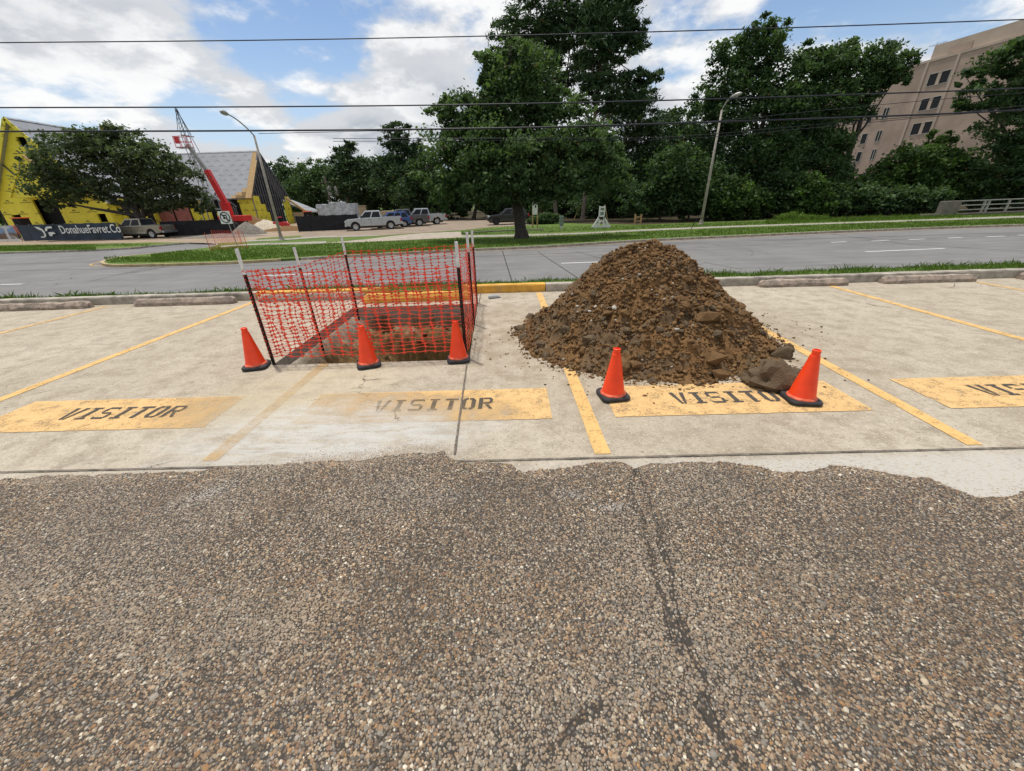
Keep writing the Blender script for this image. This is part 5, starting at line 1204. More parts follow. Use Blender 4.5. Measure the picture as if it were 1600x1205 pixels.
# ------------------------------------------------------------------ vehicles
def arch(cx, r, z0, n=9):
    return [(cx-r*math.cos(math.pi*i/n), z0+r*math.sin(math.pi*i/n)) for i in range(n+1)]
def vehicle(name, kind, paint, label, wf, wr, group, lights=True, trim=None):
    """wf / wr: ground points of the front and rear wheels on the camera side (its left side)"""
    wf, wr = Vector(wf), Vector(wr); d = (wf-wr).normalized(); pk = kind == 'pickup'; W = 1.96 if pk else 1.88; base = 3.6 if pk else 2.8
    left = Vector((-d.y, d.x, 0)); mid = (wf+wr)/2-left*(W/2-.12); root = thing(name, label, 'pickup truck' if pk else 'car', (mid.x, mid.y, ZF+.012), math.atan2(d.y, d.x), group)
    ax = base/2; R = .39 if pk else .36; sill = .42 if pk else .30; belt = 1.20 if pk else 1.02; H = 1.90 if pk else 1.66
    if pk: prof = [(-ax-1.18, .52)]+arch(-ax, R+.09, sill+.0)[0:]+arch(ax, R+.09, sill)+[(ax+.92, .50), (ax+1.0, .72), (ax+.96, 1.0), (ax+.78, 1.10), (1.40, 1.17), (1.25, belt), (-ax-1.14, belt), (-ax-1.2, 1.12)]
    else: prof = [(-ax-.85, .42)]+arch(-ax, R+.07, sill+.05)+arch(ax, R+.07, sill+.05)+[(ax+.82, .38), (ax+.92, .62), (ax+.84, .86), (ax+.45, .98), (.95, 1.05), (.75, belt+.02), (-ax-.86, belt+.06), (-ax-.92, .8)]
    Mx = Matrix(((1, 0, 0, 0), (0, 0, 1, 0), (0, 1, 0, 0), (0, 0, 0, 1)))
    MB().prism(prof, -W/2, W/2, Mx).obj('body', paint, root, bevel=.035)
    if pk: b0, b1, t0, t1, wb, wt = 1.38, -1.02, .62, -.86, W/2-.03, W/2-.24
    else: b0, b1, t0, t1, wb, wt = .98, -ax-.72, .18, -ax-.30, W/2-.03, W/2-.25
    z0, z1 = belt-.04, H
    v = [(b0, -wb, z0), (b1, -wb, z0), (b1, wb, z0), (b0, wb, z0), (t0, -wt, z1), (t1, -wt, z1), (t1, wt, z1), (t0, wt, z1)]
    MB().add(v, [(0, 1, 2, 3), (4, 7, 6, 5), (0, 4, 5, 1), (1, 5, 6, 2), (2, 6, 7, 3), (3, 7, 4, 0)]).obj('cab', paint, root, bevel=.05)
    def P(fx, fz, s):   # point on the cab side; fx 0 front..1 rear, fz 0 belt..1 roof
        xb, xt = b0+(b1-b0)*fx, t0+(t1-t0)*fx; return Vector((xb+(xt-xb)*fz, s*(wb+(wt-wb)*fz+.008), z0+(z1-z0)*fz))
    splits = [(.05, .47), (.52, .93)] if pk else [(.05, .36), (.40, .66), (.70, .95)]
    for s in (-1, 1):
        for a, b in splits: MB().add([P(a, .12, s), P(b, .12, s), P(b, .84, s), P(a+.03, .84, s)], [(0, 1, 2, 3)]).obj('side_window', M_glass, root, fix=False)
    yy = lambda f: (wb+(wt-wb)*f)*.88
    for nm, bx, tx, sg in (('windscreen', b0, t0, 1), ('rear_window', b1, t1, -1)):
        c = lambda f, s: Vector((bx+(tx-bx)*f+.012*sg, s*yy(f), z0+(z1-z0)*f+.006)); MB().add([c(.14, -1), c(.14, 1), c(.88, 1), c(.88, -1)], [(0, 1, 2, 3)]).obj(nm, M_glass, root, fix=False)
    fx, rx = (ax+1.0, -ax-1.2) if pk else (ax+.92, -ax-.92)
    box_obj('front_bumper', (fx-.12, -W/2+.03, .42), (fx+.07, W/2-.03, .64), trim or paint, root, .03); box_obj('rear_bumper', (rx-.14, -W/2+.05, .48), (rx+.05, W/2-.05, .68), M_rim if pk else M_trim, root, .03)
    box_obj('grille', (fx-.06, -.55, .70), (fx+.03, .55, .95), M_trim, root, .02)
    for s in (-1, 1):
        box_obj('headlight', (fx-.22, s*(W/2-.20)-.19, .78), (fx+.015, s*(W/2-.20)+.19, .97), M_headl, root, .02); box_obj('tail_light', (rx-.02, s*(W/2-.09)-.085, .78), (rx+.16, s*(W/2-.09)+.1, 1.08), M_taill, root, .02)
        box_obj('mirror', (b0-.38, s*(W/2+.02) if s > 0 else -W/2-.22, belt+.02), (b0-.22, W/2+.22 if s > 0 else -W/2-.02, belt+.22), M_trim if pk else paint, root, .03)
        for hx in ((.30, -.72) if pk else (-.1, -.95)): box_obj('door_handle', (hx-.09, s*(W/2)-.012, belt-.14), (hx+.09, s*(W/2)+.022, belt-.10), M_trim, root)
        for hx in ((1.15, .18, -.95) if pk else (.85, -.2, -1.15)): box_obj('door_seam', (hx-.007, s*W/2-.004, sill+.15), (hx+.007, s*W/2+.004, belt-.03), M_trim, root)
        box_obj('side_moulding', (-ax+R+.15, s*W/2-.01, sill+.10), (ax-R-.15, s*W/2+.018, sill+.17), M_rim if pk else M_trim, root)
    if pk:
        box_obj('bed_liner', (-ax-1.08, -W/2+.12, belt-.002), (-1.06, W/2-.12, belt+.006), M_trim, root); box_obj('bed_rail', (-ax-1.12, W/2-.11, belt), (-1.03, W/2-.02, belt+.045), paint, root, .01); box_obj('bed_rail', (-ax-1.12, -W/2+.02, belt), (-1.03, -W/2+.11, belt+.045), paint, root, .01)
        box_obj('tailgate_rail', (-ax-1.17, -W/2+.05, belt), (-ax-1.10, W/2-.05, belt+.045), paint, root, .01)
    for wx in (ax, -ax):
        for s in (-1, 1):
            t = MB().lathe([(R-.13, -.10), (R-.03, -.115), (R, -.085), (R, .085), (R-.03, .115), (R-.13, .10)], 22, (wx, s*(W/2-.13), R), 'Y').obj('wheel', M_rubber, root, smooth=False)
            rm = MB().lathe([(R-.13, -.02), (R-.14, .06), (.07, .045), (.06, .07), (.01, .072)], 20, (0, 0, 0), 'Y')
            if s < 0: rm.v = [(x, -y, z) for x, y, z in rm.v]
            rm.v = [(x+wx, y+s*(W/2-.055), z+R) for x, y, z in rm.v]; r_ = rm.obj('rim', M_rim if paint is not M_blackcar else M_trim, t)
            for k in range(5):
                a = 2*math.pi*k/5; cx, cz = .16*math.cos(a), .16*math.sin(a); yv = s*(W/2-.055+.052)
                MB().lathe([(.045, 0), (.04, .012*s)], 8, (wx+cx, yv, R+cz), 'Y').obj('spoke_gap', M_trim, t)
        box_obj('wheel_well', (wx-R-.06, -W/2+.2, sill), (wx+R+.06, W/2-.2, R+.38), M_trim, root)
    box_obj('underbody', (-ax-.8, -W/2+.15, .24), (ax+.7, W/2-.15, sill+.02), M_trim, root)
    return root
VG = 'vehicles parked at the building site'
vehicle('pickup_truck', 'pickup', M_beige, 'dusty champagne pickup truck parked by the navy banner under the live oak', gp(187, 374, ZF), gp(243, 372.3, ZF), VG)
silver = vehicle('pickup_truck', 'pickup', M_silver, 'clean silver crew cab pickup truck parked beside the black fabric fence', gp(558, 361, ZF), gp(611, 358.4, ZF), VG)
w = gp(611, 358.4, ZF)
vehicle('hatchback_car', 'suv', M_blue, 'blue car parked just behind the silver pickup, its tail showing', Vector((w.x-1.9, w.y+1.9, ZF)), Vector((w.x+.85, w.y+3.0, ZF)), VG)
w = gp(655, 354, ZF)
vehicle('pickup_truck', 'pickup', M_charcoal, 'charcoal pickup truck with pale wheel arches parked beyond the blue car', Vector((w.x-3.2, w.y-1.2, ZF)), w, VG)
vehicle('pickup_truck', 'pickup', M_silver, 'grey pickup truck parked on the far side of the charcoal pickup', Vector((w.x-1.7, w.y+2.0, ZF)), Vector((w.x+1.5, w.y+3.2, ZF)), VG)
w = gp(776, 352, ZF)
vehicle('black_car', 'suv', M_blackcar, 'glossy black car parked behind the verge tree trunk', w, Vector((w.x+2.75, w.y+.35, ZF)), VG)

# ================================================================== SITE FENCES, MACHINES AND STREET FURNITURE
def fabric_fence(name, label, a, b, h, mat, posts=6, parent_extra=None, sag=.05):
    a, b = Vector(a), Vector(b); L = (b-a).length; d = (b-a)/L; root = thing(name, label, 'fence', a, math.atan2(d.y, d.x)); n = 40; v = []; f = []
    for i in range(n+1):
        for j in range(7):
            x = L*i/n; z = .06+(h-.06)*j/6; ph = abs(math.sin(math.pi*posts*i/n)); v.append((x, .10*fbm(x*.8, z, 3, 3), z-(sag*ph if j == 6 else 0)))
    for i in range(n):
        for j in range(6): f.append((i*7+j, (i+1)*7+j, (i+1)*7+j+1, i*7+j+1))
    link('fabric', mesh_np('fabric', v, f, smooth=True, mats=[mat]), None, root)
    for i in range(posts+1): box_obj('post', (L*i/posts-.03, .12, 0), (L*i/posts+.03, .18, h+.06), M_galv, root)
    return root, L
ba, bb = gp(38, 377.4, ZF), gp(192, 375, ZF)
bn, BL = fabric_fence('banner_fence', 'navy blue printed banner fence with white lettering in front of the yellow building', ba, bb, 1.62, M_banner, 8, sag=.0)
def on_banner(px):   # distance along the banner under a photo column
    r = ray(px, 362); d = (bb-ba); t = (ba.x*r[1]-ba.y*r[0])/(d.y*r[0]-d.x*r[1]); return t*BL
t0, t1 = on_banner(97), on_banner(192)
me = text_mesh('DonahueFavret.Co', 1.0, M_bannerw, bold=.012); xs = [v.co.x for v in me.vertices]; sc_ = (t1-t0)/max(xs)
lt = link('lettering', me, None, bn, (t0, -.14, .72)); lt.rotation_euler = (math.pi/2, 0, 0); lt.scale = (sc_, sc_*1.05, 1)
# the banner's emblem: two curved white strokes like a folded D and F
l0 = on_banner(60); l1 = on_banner(92); k = (l1-l0)/2.6; em = MB()
def stroke(pts): em.add([(l0+p[0]*k, -.145, .36+p[1]*k*.72) for p in pts], [tuple(range(len(pts)))])
stroke([(0, 1.35), (.55, 1.30), (.9, 1.05), (1.0, .75), (1.0, .30), (.85, .12), (.70, .02), (.20, .0), (.20, .12), (.72, .16), (.80, .55), (.70, .85), (.35, 1.0)])
stroke([(1.15, .75), (1.2, 1.05), (1.5, 1.30), (2.2, 1.36), (2.2, 1.12), (1.55, 1.08), (1.45, .85)]); stroke([(1.4, .62), (2.1, .68), (2.3, .45), (1.9, .40), (1.75, .18), (1.4, .15)])
link('emblem', em.me('emblem', M_bannerw, fix=False), None, bn)
pa, pb = gp(-60, 379.2, ZF), gp(33, 377.6, ZF)
M_poster = None
def mat_poster():
    mt, g, out = new_mat('site_picture_print'); p = obj_co(g); s = g.n('ShaderNodeSeparateXYZ', {0: p}); n = g.noise(p, 2.2, 4)
    col = g.mix(g.mr(g.m('ADD', s.outputs[2], g.m('MULTIPLY', n, .5)), 1.0, 1.25), (.13, .085, .06), (.16, .26, .42)); col = g.mix(g.mr(g.noise(p, 1.1, 5), .5, .6), col, (.45, .46, .48)); col = g.mix(g.mr(s.outputs[2], .25, .28, 1., 0.), col, (.62, .62, .6))
    finish(g, out, col, .5); return mt
fabric_fence('picture_banner', 'printed picture banner of a building under blue sky, on the site fence', pa, pb, 1.62, mat_poster(), 4, sag=0)
fabric_fence('site_fence', 'short black fabric gap panel between the picture banner and the navy banner', gp(33.5, 377.6, ZF)+Vector((.1, .25, 0)), gp(39, 377.4, ZF)+Vector((.3, .25, 0)), 1.5, M_silt, 2)
fabric_fence('site_fence', 'black fabric fence in front of the pink sheathed wall', gp(258, 370.5, ZF), gp(369, 366.2, ZF), 1.55, M_silt, 7)
fabric_fence('site_fence', 'black fabric fence reaching to the silver pickup', gp(467, 363.2, ZF), gp(556, 360.5, ZF)+Vector((0, 1.2, 0)), 1.62, M_silt, 5)
# spoil heaps
def heap(label, px, rx, ry, h, mat, seed, name='spoil_heap'):
    c = gp(*px, ZF); n, m_ = 14, 36; v = []; f = []
    for i in range(n+1):
        for k in range(m_):
            a = 2*math.pi*k/m_; q = i/n; r = q*(1+.15*fbm(math.cos(a)*1.5+seed, math.sin(a)*1.5, 0, 3)); x, y = rx*r*math.cos(a), ry*r*math.sin(a)
            v.append((x, y, h*(1-q**1.25)+.10*h*fbm(x*1.5+seed, y*1.5, 2, 4)*(1-q)-(.05 if i == n else 0)))
    f = [(i*m_+k, i*m_+(k+1) % m_, (i+1)*m_+(k+1) % m_, (i+1)*m_+k) for i in range(n) for k in range(m_)]
    o = link(name, mesh_np(name, v, f, mats=[mat]), None, None, c); tag(o, label, 'heap', 'heaps of fill at the building site')
heap('pale sand heap beside the leaning lamp post', (418, 360.5), 2.6, 1.8, 1.25, M_sandpile, 1.); heap('small grey spoil heap next to the pale sand', (389, 366), 1.9, 1.3, 1.25, M_silverdirt, 2.)
heap('brown earth heap against the unfinished porch', (396, 357), 3.2, 2., 1.7, M_clod, 3.); heap('low brown earth ridge at the foot of the gable end', (452, 360.5), 3.6, 1.2, .55, M_clod, 4.)
heap('low tan earth ridge along the site edge', (345, 371), 4.5, 1.2, .35, M_silverdirt, 5.)
# red boom lift
def boom_lift():
    Y = 54.; b = at_y(364, 357, Y); b.z = ZF; root = thing('boom_lift', 'red telescopic boom lift raised beside the grey roofed hall', 'boom lift', b); L = lambda x, y, dy=0.: at_y(x, y, Y+dy)-b
    t = L(362, 336); box_obj('chassis', (-1.5, -1.0, .45), (1.6, 1.0, 1.05), M_trim, root, .05)
    for x in (-1.1, 1.2):
        for y in (-1.05, 1.05): MB().lathe([(.25, -.16), (.45, -.16), (.48, 0), (.45, .16), (.25, .16)], 18, (x, y, .48), 'Y').obj('wheel', M_rubber, root)
    MB().prism([(-.9, -.9), (2.3, -.9), (2.6, -.5), (2.6, .5), (2.3, .9), (-.9, .9)], 1.07, 1.75, None).obj('turret', M_red, root, bevel=.08)
    box_obj('boom_bracket', (-.45, -.35, 1.75), (.5, .35, 3.3), M_red, root, .06)
    p0, p1, p2 = Vector((.1, 0, 3.1)), L(323, 266), L(293, 226); MB().bar(p0, p1, .52, .62).obj('boom', M_red, root, bevel=.04); MB().bar(p0+(p1-p0)*.95, p2, .32, .38).obj('boom_extension', M_galv, root)
    c = L(286, 222); k = MB()
    for z in (0, .55, 1.1):
        for (x0, y0, x1, y1) in ((-.75, -.4, .75, -.4), (.75, -.4, .75, .4), (.75, .4, -.75, .4), (-.75, .4, -.75, -.4)): k.bar(c+Vector((x0, y0, z-.55)), c+Vector((x1, y1, z-.55)), .045)
    for x in (-.75, 0, .75):
        for y in (-.4, .4): k.bar(c+Vector((x, y, -.6)), c+Vector((x, y, .6)), .045)
    k.obj('basket', M_red, root); box_obj('control_box', tuple(c+Vector((-.6, -.5, -.2))), tuple(c+Vector((-.1, -.36, .5))), M_red, root); box_obj('basket_floor', tuple(c+Vector((-.75, -.4, -.64))), tuple(c+Vector((.75, .4, -.58))), M_galv, root)
boom_lift()
def crane():
    Y = 63.; b = at_y(303, 352, Y); b.z = ZF; root = thing('crane_mast', 'grey lattice crane mast with stay cables above the boom lift basket', 'crane', b); L = lambda x, y: at_y(x, y, Y)-b
    top, bot = L(274.5, 169), L(291, 216); mb = MB(); s = .32; n = 7
    legs = [Vector((a, c, 0)) for a in (-s, s) for c in (-s, s)]; foot = Vector((bot.x+.3, 0, .3))
    for l in legs: mb.bar(foot+l*1.3, bot+l, .05); mb.bar(bot+l, top+l*.25, .045)
    pts = [foot.lerp(bot, i/8) for i in range(8)]+[bot.lerp(top, i/n) for i in range(n)]
    for i in range(len(pts)-1):
        w0 = 1.2 if i < 8 else 1-.7*(i-8)/n
        for l, l2 in ((legs[0], legs[2]), (legs[1], legs[3]), (legs[0], legs[1])): mb.bar(pts[i]+l*w0, pts[i+1]+l2*w0, .025)
    mb.obj('lattice', M_steel_dark, root)
    for q in ((278, 206), (299, 211), (312, 238)): e = L(*q); MB().tube([top, e], .035, 5).obj('stay_cable', M_cable, root)
    MB().bar(L(283, 211), L(303, 214), .14).obj('spreader_bar', M_galv, root)
    box_obj('base_block', (foot.x-1.3, -1., 0), (foot.x+1.3, 1., .7), M_trim, root, .05)
crane()
def small_machine(name, label, cat, base, mat, size, seed=0, rz=0.):
    root = thing(name, label, cat, base, rz); s = size
    for x in (-.8, .8):
        for y in (-.55, .55): MB().lathe([(.2*s, -.14*s), (.36*s, -.14*s), (.39*s, 0), (.36*s, .14*s), (.2*s, .14*s)], 16, (x*s, y*s, .39*s), 'Y').obj('wheel', M_rubber, root)
    MB().prism([(-1.3*s, .5*s), (1.3*s, .5*s), (1.35*s, .9*s), (.9*s, 1.25*s), (-.9*s, 1.35*s), (-1.3*s, 1.0*s)], -.6*s, .6*s, Matrix(((1, 0, 0, 0), (0, 0, 1, 0), (0, 1, 0, 0), (0, 0, 0, 1)))).obj('body', mat, root, bevel=.08*s)
    box_obj('cab', (-.45*s, -.45*s, 1.3*s), (.35*s, .45*s, 1.95*s), M_dark, root, .05); box_obj('cab_roof', (-.55*s, -.5*s, 1.95*s), (.45*s, .5*s, 2.05*s), mat, root, .03)
    return root
b = at_y(38, 352, 49.); b.z = ZF; small_machine('site_machine', 'orange wheeled site machine behind the navy banner', 'machine', b, M_orange, 1.15)
b = gp(441, 359.5, ZF); small_machine('mini_loader', 'small red wheeled loader beside the sand heap', 'machine', b, M_red, .72, rz=.4)
b = at_y(484, 345, 58.); b.z = ZF; r_ = small_machine('orange_lift', 'orange wheeled lift with folded yellow boom behind the black fence', 'machine', b, M_orange, .95)
e = at_y(447, 310, 58.)-b; MB().bar((-.2, 0, 1.9), e, .2, .26).obj('boom', M_wood, r_)
# utility pole with transformers
b = at_y(521, 340, 76.); b.z = ZF; r_ = thing('utility_pole', 'wooden utility pole carrying grey transformers behind the pallets', 'utility pole', b); tp = at_y(521, 285, 76.)-b
MB().tube([(0, 0, -.2), (0, 0, tp.z+1.)], [.17, .12], 9).obj('pole', M_bark_pine, r_)
for px in (516, 526): q = at_y(px, 298, 76.)-b; MB().lathe([(.30, -.75), (.40, -.7), (.40, .55), (.30, .65), (.08, .68), (.06, .9)], 14, tuple(q)).obj('transformer', M_galv, r_)
MB().bar((-1.2, 0, tp.z), (1.2, 0, tp.z), .12).obj('crossarm', M_bark_pine, r_)
# stored material
def pallet(px, Y, w, h, lb, seed):
    b = at_y(px[0], px[1], Y); b.z = ZF; r_ = thing('wrapped_pallet', lb, 'pallet', b, group='wrapped pallets stacked behind the black fence'); bm = bmesh.new(); bmesh.ops.create_cube(bm, size=1.); bmesh.ops.subdivide_edges(bm, edges=bm.edges, cuts=5, use_grid_fill=True)
    for v in bm.verts: v.co = Vector((v.co.x*w, v.co.y*1.2, (v.co.z+.5)*h+.14)); n = fbm(v.co.x*2+seed, v.co.y*2, v.co.z*2, 3); v.co += Vector((n, n, n*.6))*.09
    me = bpy.data.meshes.new('wrapped_load'); bm.to_mesh(me); bm.free(); me.materials.append(M_plastic); link('wrapped_load', me, None, r_)
    mb = MB()
    for y in (-.5, 0, .5): mb.box((-w/2, y-.06, 0), (w/2, y+.06, .10))
    mb.box((-w/2, -.6, .10), (w/2, .6, .13)); mb.obj('pallet_deck', M_wood, r_)
pallet((515, 345), 52., 2.0, 2.55, 'grey plastic wrapped pallet at the end of the black fence', 1.); pallet((533, 345), 52., 1.7, 2.75, 'grey plastic wrapped pallet in the middle of the stack', 2.); pallet((549, 345), 52., 1.9, 2.55, 'grey plastic wrapped pallet nearest the silver pickup', 3.)
def trailer(p0, p1, Y, lb, mat):
    a, c = at_y(*p0, Y), at_y(*p1, Y); a.z = ZF; w = c.x-a.x; h = c.z-ZF; r_ = thing('site_trailer', lb, 'trailer', a, group='site trailers'); box_obj('body', (0, 0, .5), (w, 2.6, h), mat, r_, .04); box_obj('roof', (-.08, -.08, h+.002), (w+.08, 2.68, h+.10), M_tansiding, r_)
    for x in (w*.4, w*.55):
        MB().lathe([(.15, -.1), (.33, -.1), (.36, 0), (.33, .1), (.15, .1)], 14, (x, .12, .36), 'Y').obj('wheel', M_rubber, r_)
    box_obj('door', (w*.15, -.03, .6), (w*.15+.8, .0, h-.35), M_galv, r_)
trailer((506, 345), (561, 322.5), 57., 'long tan site trailer rising behind the wrapped pallets', M_tansiding); trailer((594, 345), (621, 330.5), 63., 'low cream site trailer behind the silver pickup bed', M_tansiding)
# street lamps
def lamp(base, top, head, X, lb):
    b = gp(*base, ZF); r_ = thing('street_lamp', lb, 'street lamp', b, group='street lamps along the far verge'); Y = b.y; t = at_y(*top, Y)-b; h = at_x(*head, b.x+X)-b
    MB().tube([(0, 0, -.1), (t.x*.5, 0, t.z*.5), (t.x, 0, t.z)], [.13, .10, .075], 12).obj('pole', M_pole, r_, smooth=True)
    MB().lathe([(.26, 0), (.26, .05), (.17, .08), (.15, .35)], 12).obj('base_plate', M_pole, r_)
    t = Vector((t.x, 0, t.z)); d = h-t; pts = [t+Vector((d.x*s, d.y*s, d.z*(s*1.9-.9*s*s))) for s in np.linspace(0, .86, 9)]
    MB().tube(pts, [.045]*9, 8).obj('arm', M_galv, r_, smooth=True); e = pts[-1]; dd = (pts[-1]-pts[-2]); dd.z *= .3; dd.normalize()
    MB().tube([e-dd*.05, e+dd*.1, e+dd*.35, e+dd*.65, e+dd*.8], [.05, .10, .155, .13, .04], 12).obj('lamp_head', M_galv, r_, smooth=True)
    MB().lathe([(.11, -.08), (.08, -.13), (.02, -.15)], 12, tuple(e+dd*.45)).obj('lens', M_headl, r_)
    return r_
lamp((440, 374.5), (397, 212), (350, 176), .1, 'tall street lamp leaning over the sidewalk by the building site'); l2 = lamp((1095, 351), (1128, 172), (1144, 151), .5, 'tall pale street lamp in front of the vine covered trees')
# guy wire and anchors
for q0, q1, Y, lb in (((1079, 359), (1096, 331), 0, 'thin guy wire staked beside the pale street lamp'), ((897, 343), (906, 322), 0, 'yellow guarded guy wire behind the green pedestal'), ((950, 349.5), (945, 318), 0, 'yellow guarded guy wire beside the white sign frame')):
    a = gp(*q0, ZF); c = at_y(*q1, a.y+.0)-a; r_ = thing('guy_wire', lb, 'guy wire', a); MB().tube([(0, 0, -.05), c], .012, 5).obj('wire', M_cable, r_)
    if 'yellow' in lb: MB().tube([(0, 0, .02), c*.95], .035, 6).obj('guard', M_wood, r_)
    else: MB().tube([(0, 0, -.02), c*.35], .03, 6).obj('guard', M_trim, r_)
# no-turn sign with its skirt of orange net
b = gp(371, 384, ZF); r_ = thing('road_sign', 'white square no turn sign on a steel post', 'road sign', b); c = at_y(352, 340, b.y)-b; s = .42
MB().bar((0, 0, 0), (c.x*.98, .05, c.z+.3), .05, .03).obj('post', M_galv, r_); pl = box_obj('sign_plate', (c.x-s, -.02, c.z-s), (c.x+s, 0, c.z+s), M_signw, r_, .004)
rg_ = MB(); n = 28
for k in range(n):
    a0, a1 = 2*math.pi*k/n, 2*math.pi*(k+1)/n; q = lambda a, r: (c.x+r*math.cos(a), -.026, c.z+r*math.sin(a)); rg_.quad(q(a0, .30), q(a1, .30), q(a1, .37), q(a0, .37))
link('ring', rg_.me('ring', M_black, fix=False), None, pl)
mb = MB(); P2 = lambda x, z: (c.x+x, -.029, c.z+z)
mb.quad(P2(.08, -.22), P2(.15, -.22), P2(.15, .10), P2(.08, .10)); mb.quad(P2(-.12, .10), P2(.15, .10), P2(.15, .18), P2(-.12, .18)); mb.quad(P2(-.12, -.02), P2(-.05, -.02), P2(-.05, .10), P2(-.12, .10)); mb.add([P2(-.19, -.02), P2(.02, -.02), P2(-.085, -.14)], [(0, 1, 2)])
link('turn_arrow', mb.me('turn_arrow', M_black, fix=False), None, pl); mb = MB().quad((c.x-.26, -.032, c.z+.20), (c.x-.20, -.032, c.z+.26), (c.x+.26, -.032, c.z-.20), (c.x+.20, -.032, c.z-.26)); link('slash', mb.me('slash', M_black, fix=False), None, pl)
n0, n1, n2, n3 = gp(329, 391.5, ZF), gp(387, 388, ZF), gp(378, 382, ZF), gp(338, 384, ZF)
r_ = thing('sign_netting', 'orange safety netting staked round the foot of the no turn sign', 'netting', n0); tz = Vector((0, 0, 1.0))
for a, c2, nm in ((n0, n1, 0), (n2, n3, 0)):
    mbn = MB(); a, c2 = a-n0, c2-n0; ta, tc = a+tz+(n1-n0)*.06*(1 if nm == 0 else 0), c2+tz*1.08; L_ = (c2-a).length; nc = max(4, int(L_/.11)); nr = 12
    for i in range(nc+1): mbn.bar(a.lerp(c2, i/nc), ta.lerp(tc, i/nc), .011, .003)
    for j in range(nr+1): mbn.bar(a.lerp(ta, j/nr), c2.lerp(tc, j/nr), .011, .003)
    mbn.obj('net', M_net, r_)
for p in (n0, n1, n2, n3): MB().bar(p-n0, p-n0+tz*1.12, .025).obj('stake', M_cone_dirty, r_)
# verge furniture behind the sidewalk
b = gp(836, 356, ZF); r_ = thing('post_sign', 'narrow white board with black marks on two timber posts', 'sign', b)
for x in (-.22, .22): box_obj('post', (x-.06, 0, -.05), (x+.06, .1, 1.75), M_wood, r_)
box_obj('board', (-.24, -.06, 1.15), (.24, 0, 2.75), M_white_paint, r_, .01); box_obj('black_mark', (-.16, -.066, 2.1), (.18, -.06, 2.6), M_black, r_); box_obj('black_mark', (-.02, -.066, 1.75), (.12, -.06, 1.95), M_black, r_)
b = gp(877, 357.5, ZF); r_ = thing('utility_pedestal', 'grey green utility pedestal on a short white stub in the grass', 'pedestal', b); box_obj('stub', (-.10, -.1, 0), (.10, .1, .25), M_white_paint, r_); box_obj('cabinet', (-.17, -.17, .25), (.17, .17, .98), M_green, r_, .03); box_obj('cap', (-.19, -.19, .98), (.19, .19, 1.06), M_green, r_, .03)
b = gp(939, 356, ZF); r_ = thing('timber_signboard', 'white painted timber frame with a slim upright and braced triangular foot', 'sign frame', b); hz = (at_y(940, 322, b.y)-b).z; fw = .78
mb = MB()
for s in (-1, 1): mb.bar((s*fw, 0, .0), (s*.16, 0, .95), .16, .12, (0, 1, 0))
mb.obj('foot_brace', M_white_paint, r_); box_obj('foot_rail', (-fw-.05, -.1, 0), (fw+.05, .1, .16), M_white_paint, r_)
for s in (-1, 1): box_obj('upright', (s*.21-.055, -.06, .12), (s*.21+.055, .06, hz), M_white_paint, r_)
MB().bar((-.45, .02, .14), (.05, .02, .62), .11, .1, (0, 1, 0)).bar((.45, .02, .14), (.12, .02, .55), .11, .1, (0, 1, 0)).obj('inner_brace', M_white_paint, r_)
for z in (.95, 1.35, hz-.1): box_obj('crossbar', (-.21, -.065, z-.06), (.21, .065, z+.06), M_white_paint, r_)
for z0, z1 in ((1.02, 1.28), (1.42, hz-.17)): box_obj('panel', (-.155, -.02, z0), (.155, .02, z1), M_green, r_)
b = gp(996, 350, ZF); r_ = thing('timber_stand', 'small stand of two short timber posts and crossbars by the wood', 'timber stand', b)
for x in (-.28, .3): box_obj('post', (x-.07, -.05, -.05), (x+.07, .05, .85), M_wood, r_)
for z in (.25, .62): box_obj('crossbar', (-.28, -.10, z-.05), (.3, -.05, z+.05), M_wood, r_)
b = gp(1338, 336, ZF); r_ = thing('marker_stub', 'pale yellow marker stub among the weeds', 'marker', b); MB().tube([(0, 0, 0), (.05, 0, .7)], [.09, .07], 8).obj('stub', M_tansiding, r_); box_obj('cap', (-.12, -.1, .7), (.22, .1, .84), M_sandpile, r_, .02)
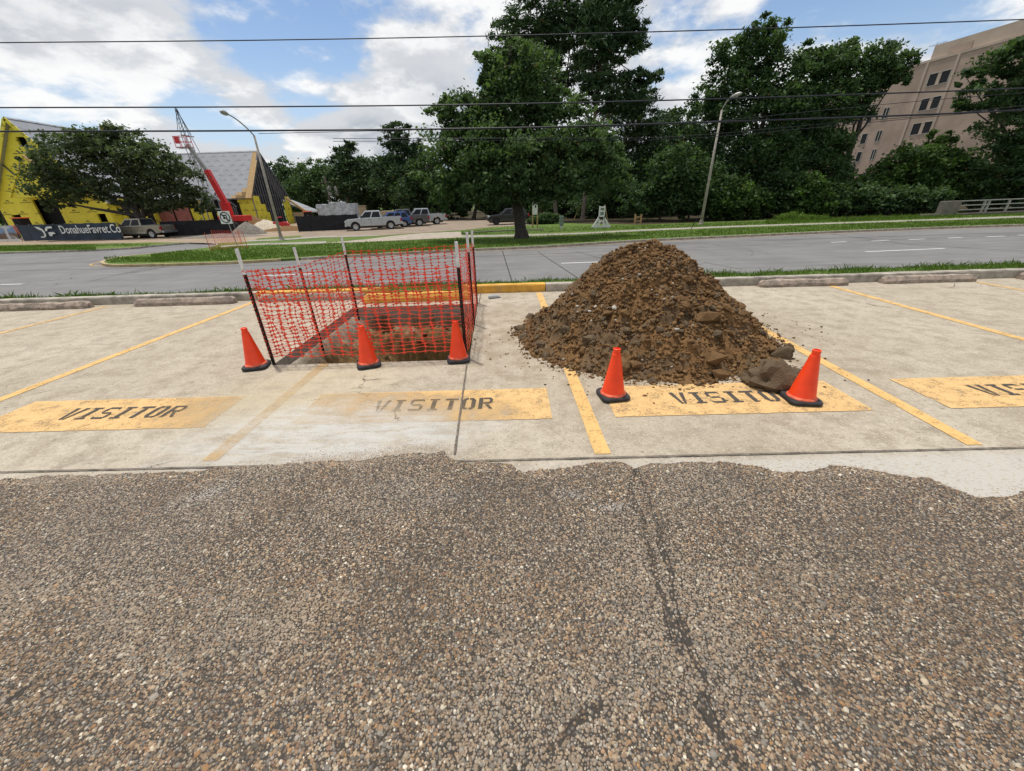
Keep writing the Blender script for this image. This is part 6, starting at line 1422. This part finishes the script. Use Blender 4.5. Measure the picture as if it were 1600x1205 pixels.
# bridge railing
def bridge():
    a, c = gp(1490, 337, ZF), gp(1625, 331.2, ZF); d = (c-a).normalized(); c = a+d*26; r_ = thing('bridge_railing', 'three bar aluminium railing on a concrete kerb with a concrete end post', 'railing', a, math.atan2(d.y, d.x)); zt = (at_y(1490, 313.5, a.y)-a).z; L = 26
    box_obj('kerb_wall', (.0, -.2, -.3), (L, .25, .16), M_bridge, r_, .02); box_obj('end_post', (-1.75, -.22, -.3), (-.02, .27, zt-.02), M_bridge, r_, .04); box_obj('plinth', (-3.4, -.15, -.3), (-1.77, .25, .22), M_bridge, r_, .03)
    for z in (zt-.06, zt*.66, zt*.36): MB().bar((-.02, -.08, z), (L, -.08, z), .11, .085).obj('rail', M_rail, r_, bevel=.02)
    x = .12
    while x < L:
        for xx in ((x,) if x < 1 or int(x) % 2 else (x, x+.45)): MB().bar((xx, .0, .15), (xx, .0, zt-.10), .16, .12, (0, 1, 0)).obj('rail_post', M_rail, r_, bevel=.01)
        x += 2.65 if x < 3 else 2.6
bridge()
# overhead cables, strung along the far side of the street
def cable(px, r, lb, Y=25.):
    pts = [at_y(*q, Y) for q in px]; q = []
    a, b = pts[0], pts[-1]; pts = [a+(a-pts[1])*3.]+pts+[b+(b-pts[-2])*3.]; ln = smooth_line([(p.x, p.z) for p in pts], 6)
    o = MB().tube([(x, Y, z) for x, z in ln], r, 6).obj('overhead_cable', M_cable, None, smooth=True); tag(o, lb, 'cable', 'overhead cables along the street')
cable([(-150, 69), (0, 66.8), (400, 63), (800, 55.5), (1200, 44.5), (1600, 30.5), (1750, 24)], .024, 'topmost overhead cable, strung well clear above the others')
cable([(-150, 169), (0, 168.3), (400, 167), (800, 162.5), (1143, 154), (1400, 145.5), (1600, 138), (1750, 131)], .034, 'second overhead cable from the top, crossing the lamp head')
cable([(-150, 206), (0, 205.5), (400, 204.3), (800, 200), (1120, 190.5), (1400, 181), (1600, 172), (1750, 164)], .045, 'thickest overhead cable, third from the top')
cable([(850, 198.5), (1000, 195), (1120, 189), (1300, 171), (1450, 157), (1600, 145), (1750, 133)], .014, 'thin overhead wire climbing away from the thickest cable')
cable([(880, 216), (1000, 215.8), (1120, 209), (1300, 192.5), (1450, 181), (1600, 165), (1750, 150)], .014, 'thin overhead wire just below the thickest cable')
cable([(880, 219.5), (1000, 219), (1120, 213.5), (1300, 197), (1450, 183), (1600, 170), (1750, 158)], .014, 'lowest thin overhead wire of the bundle')
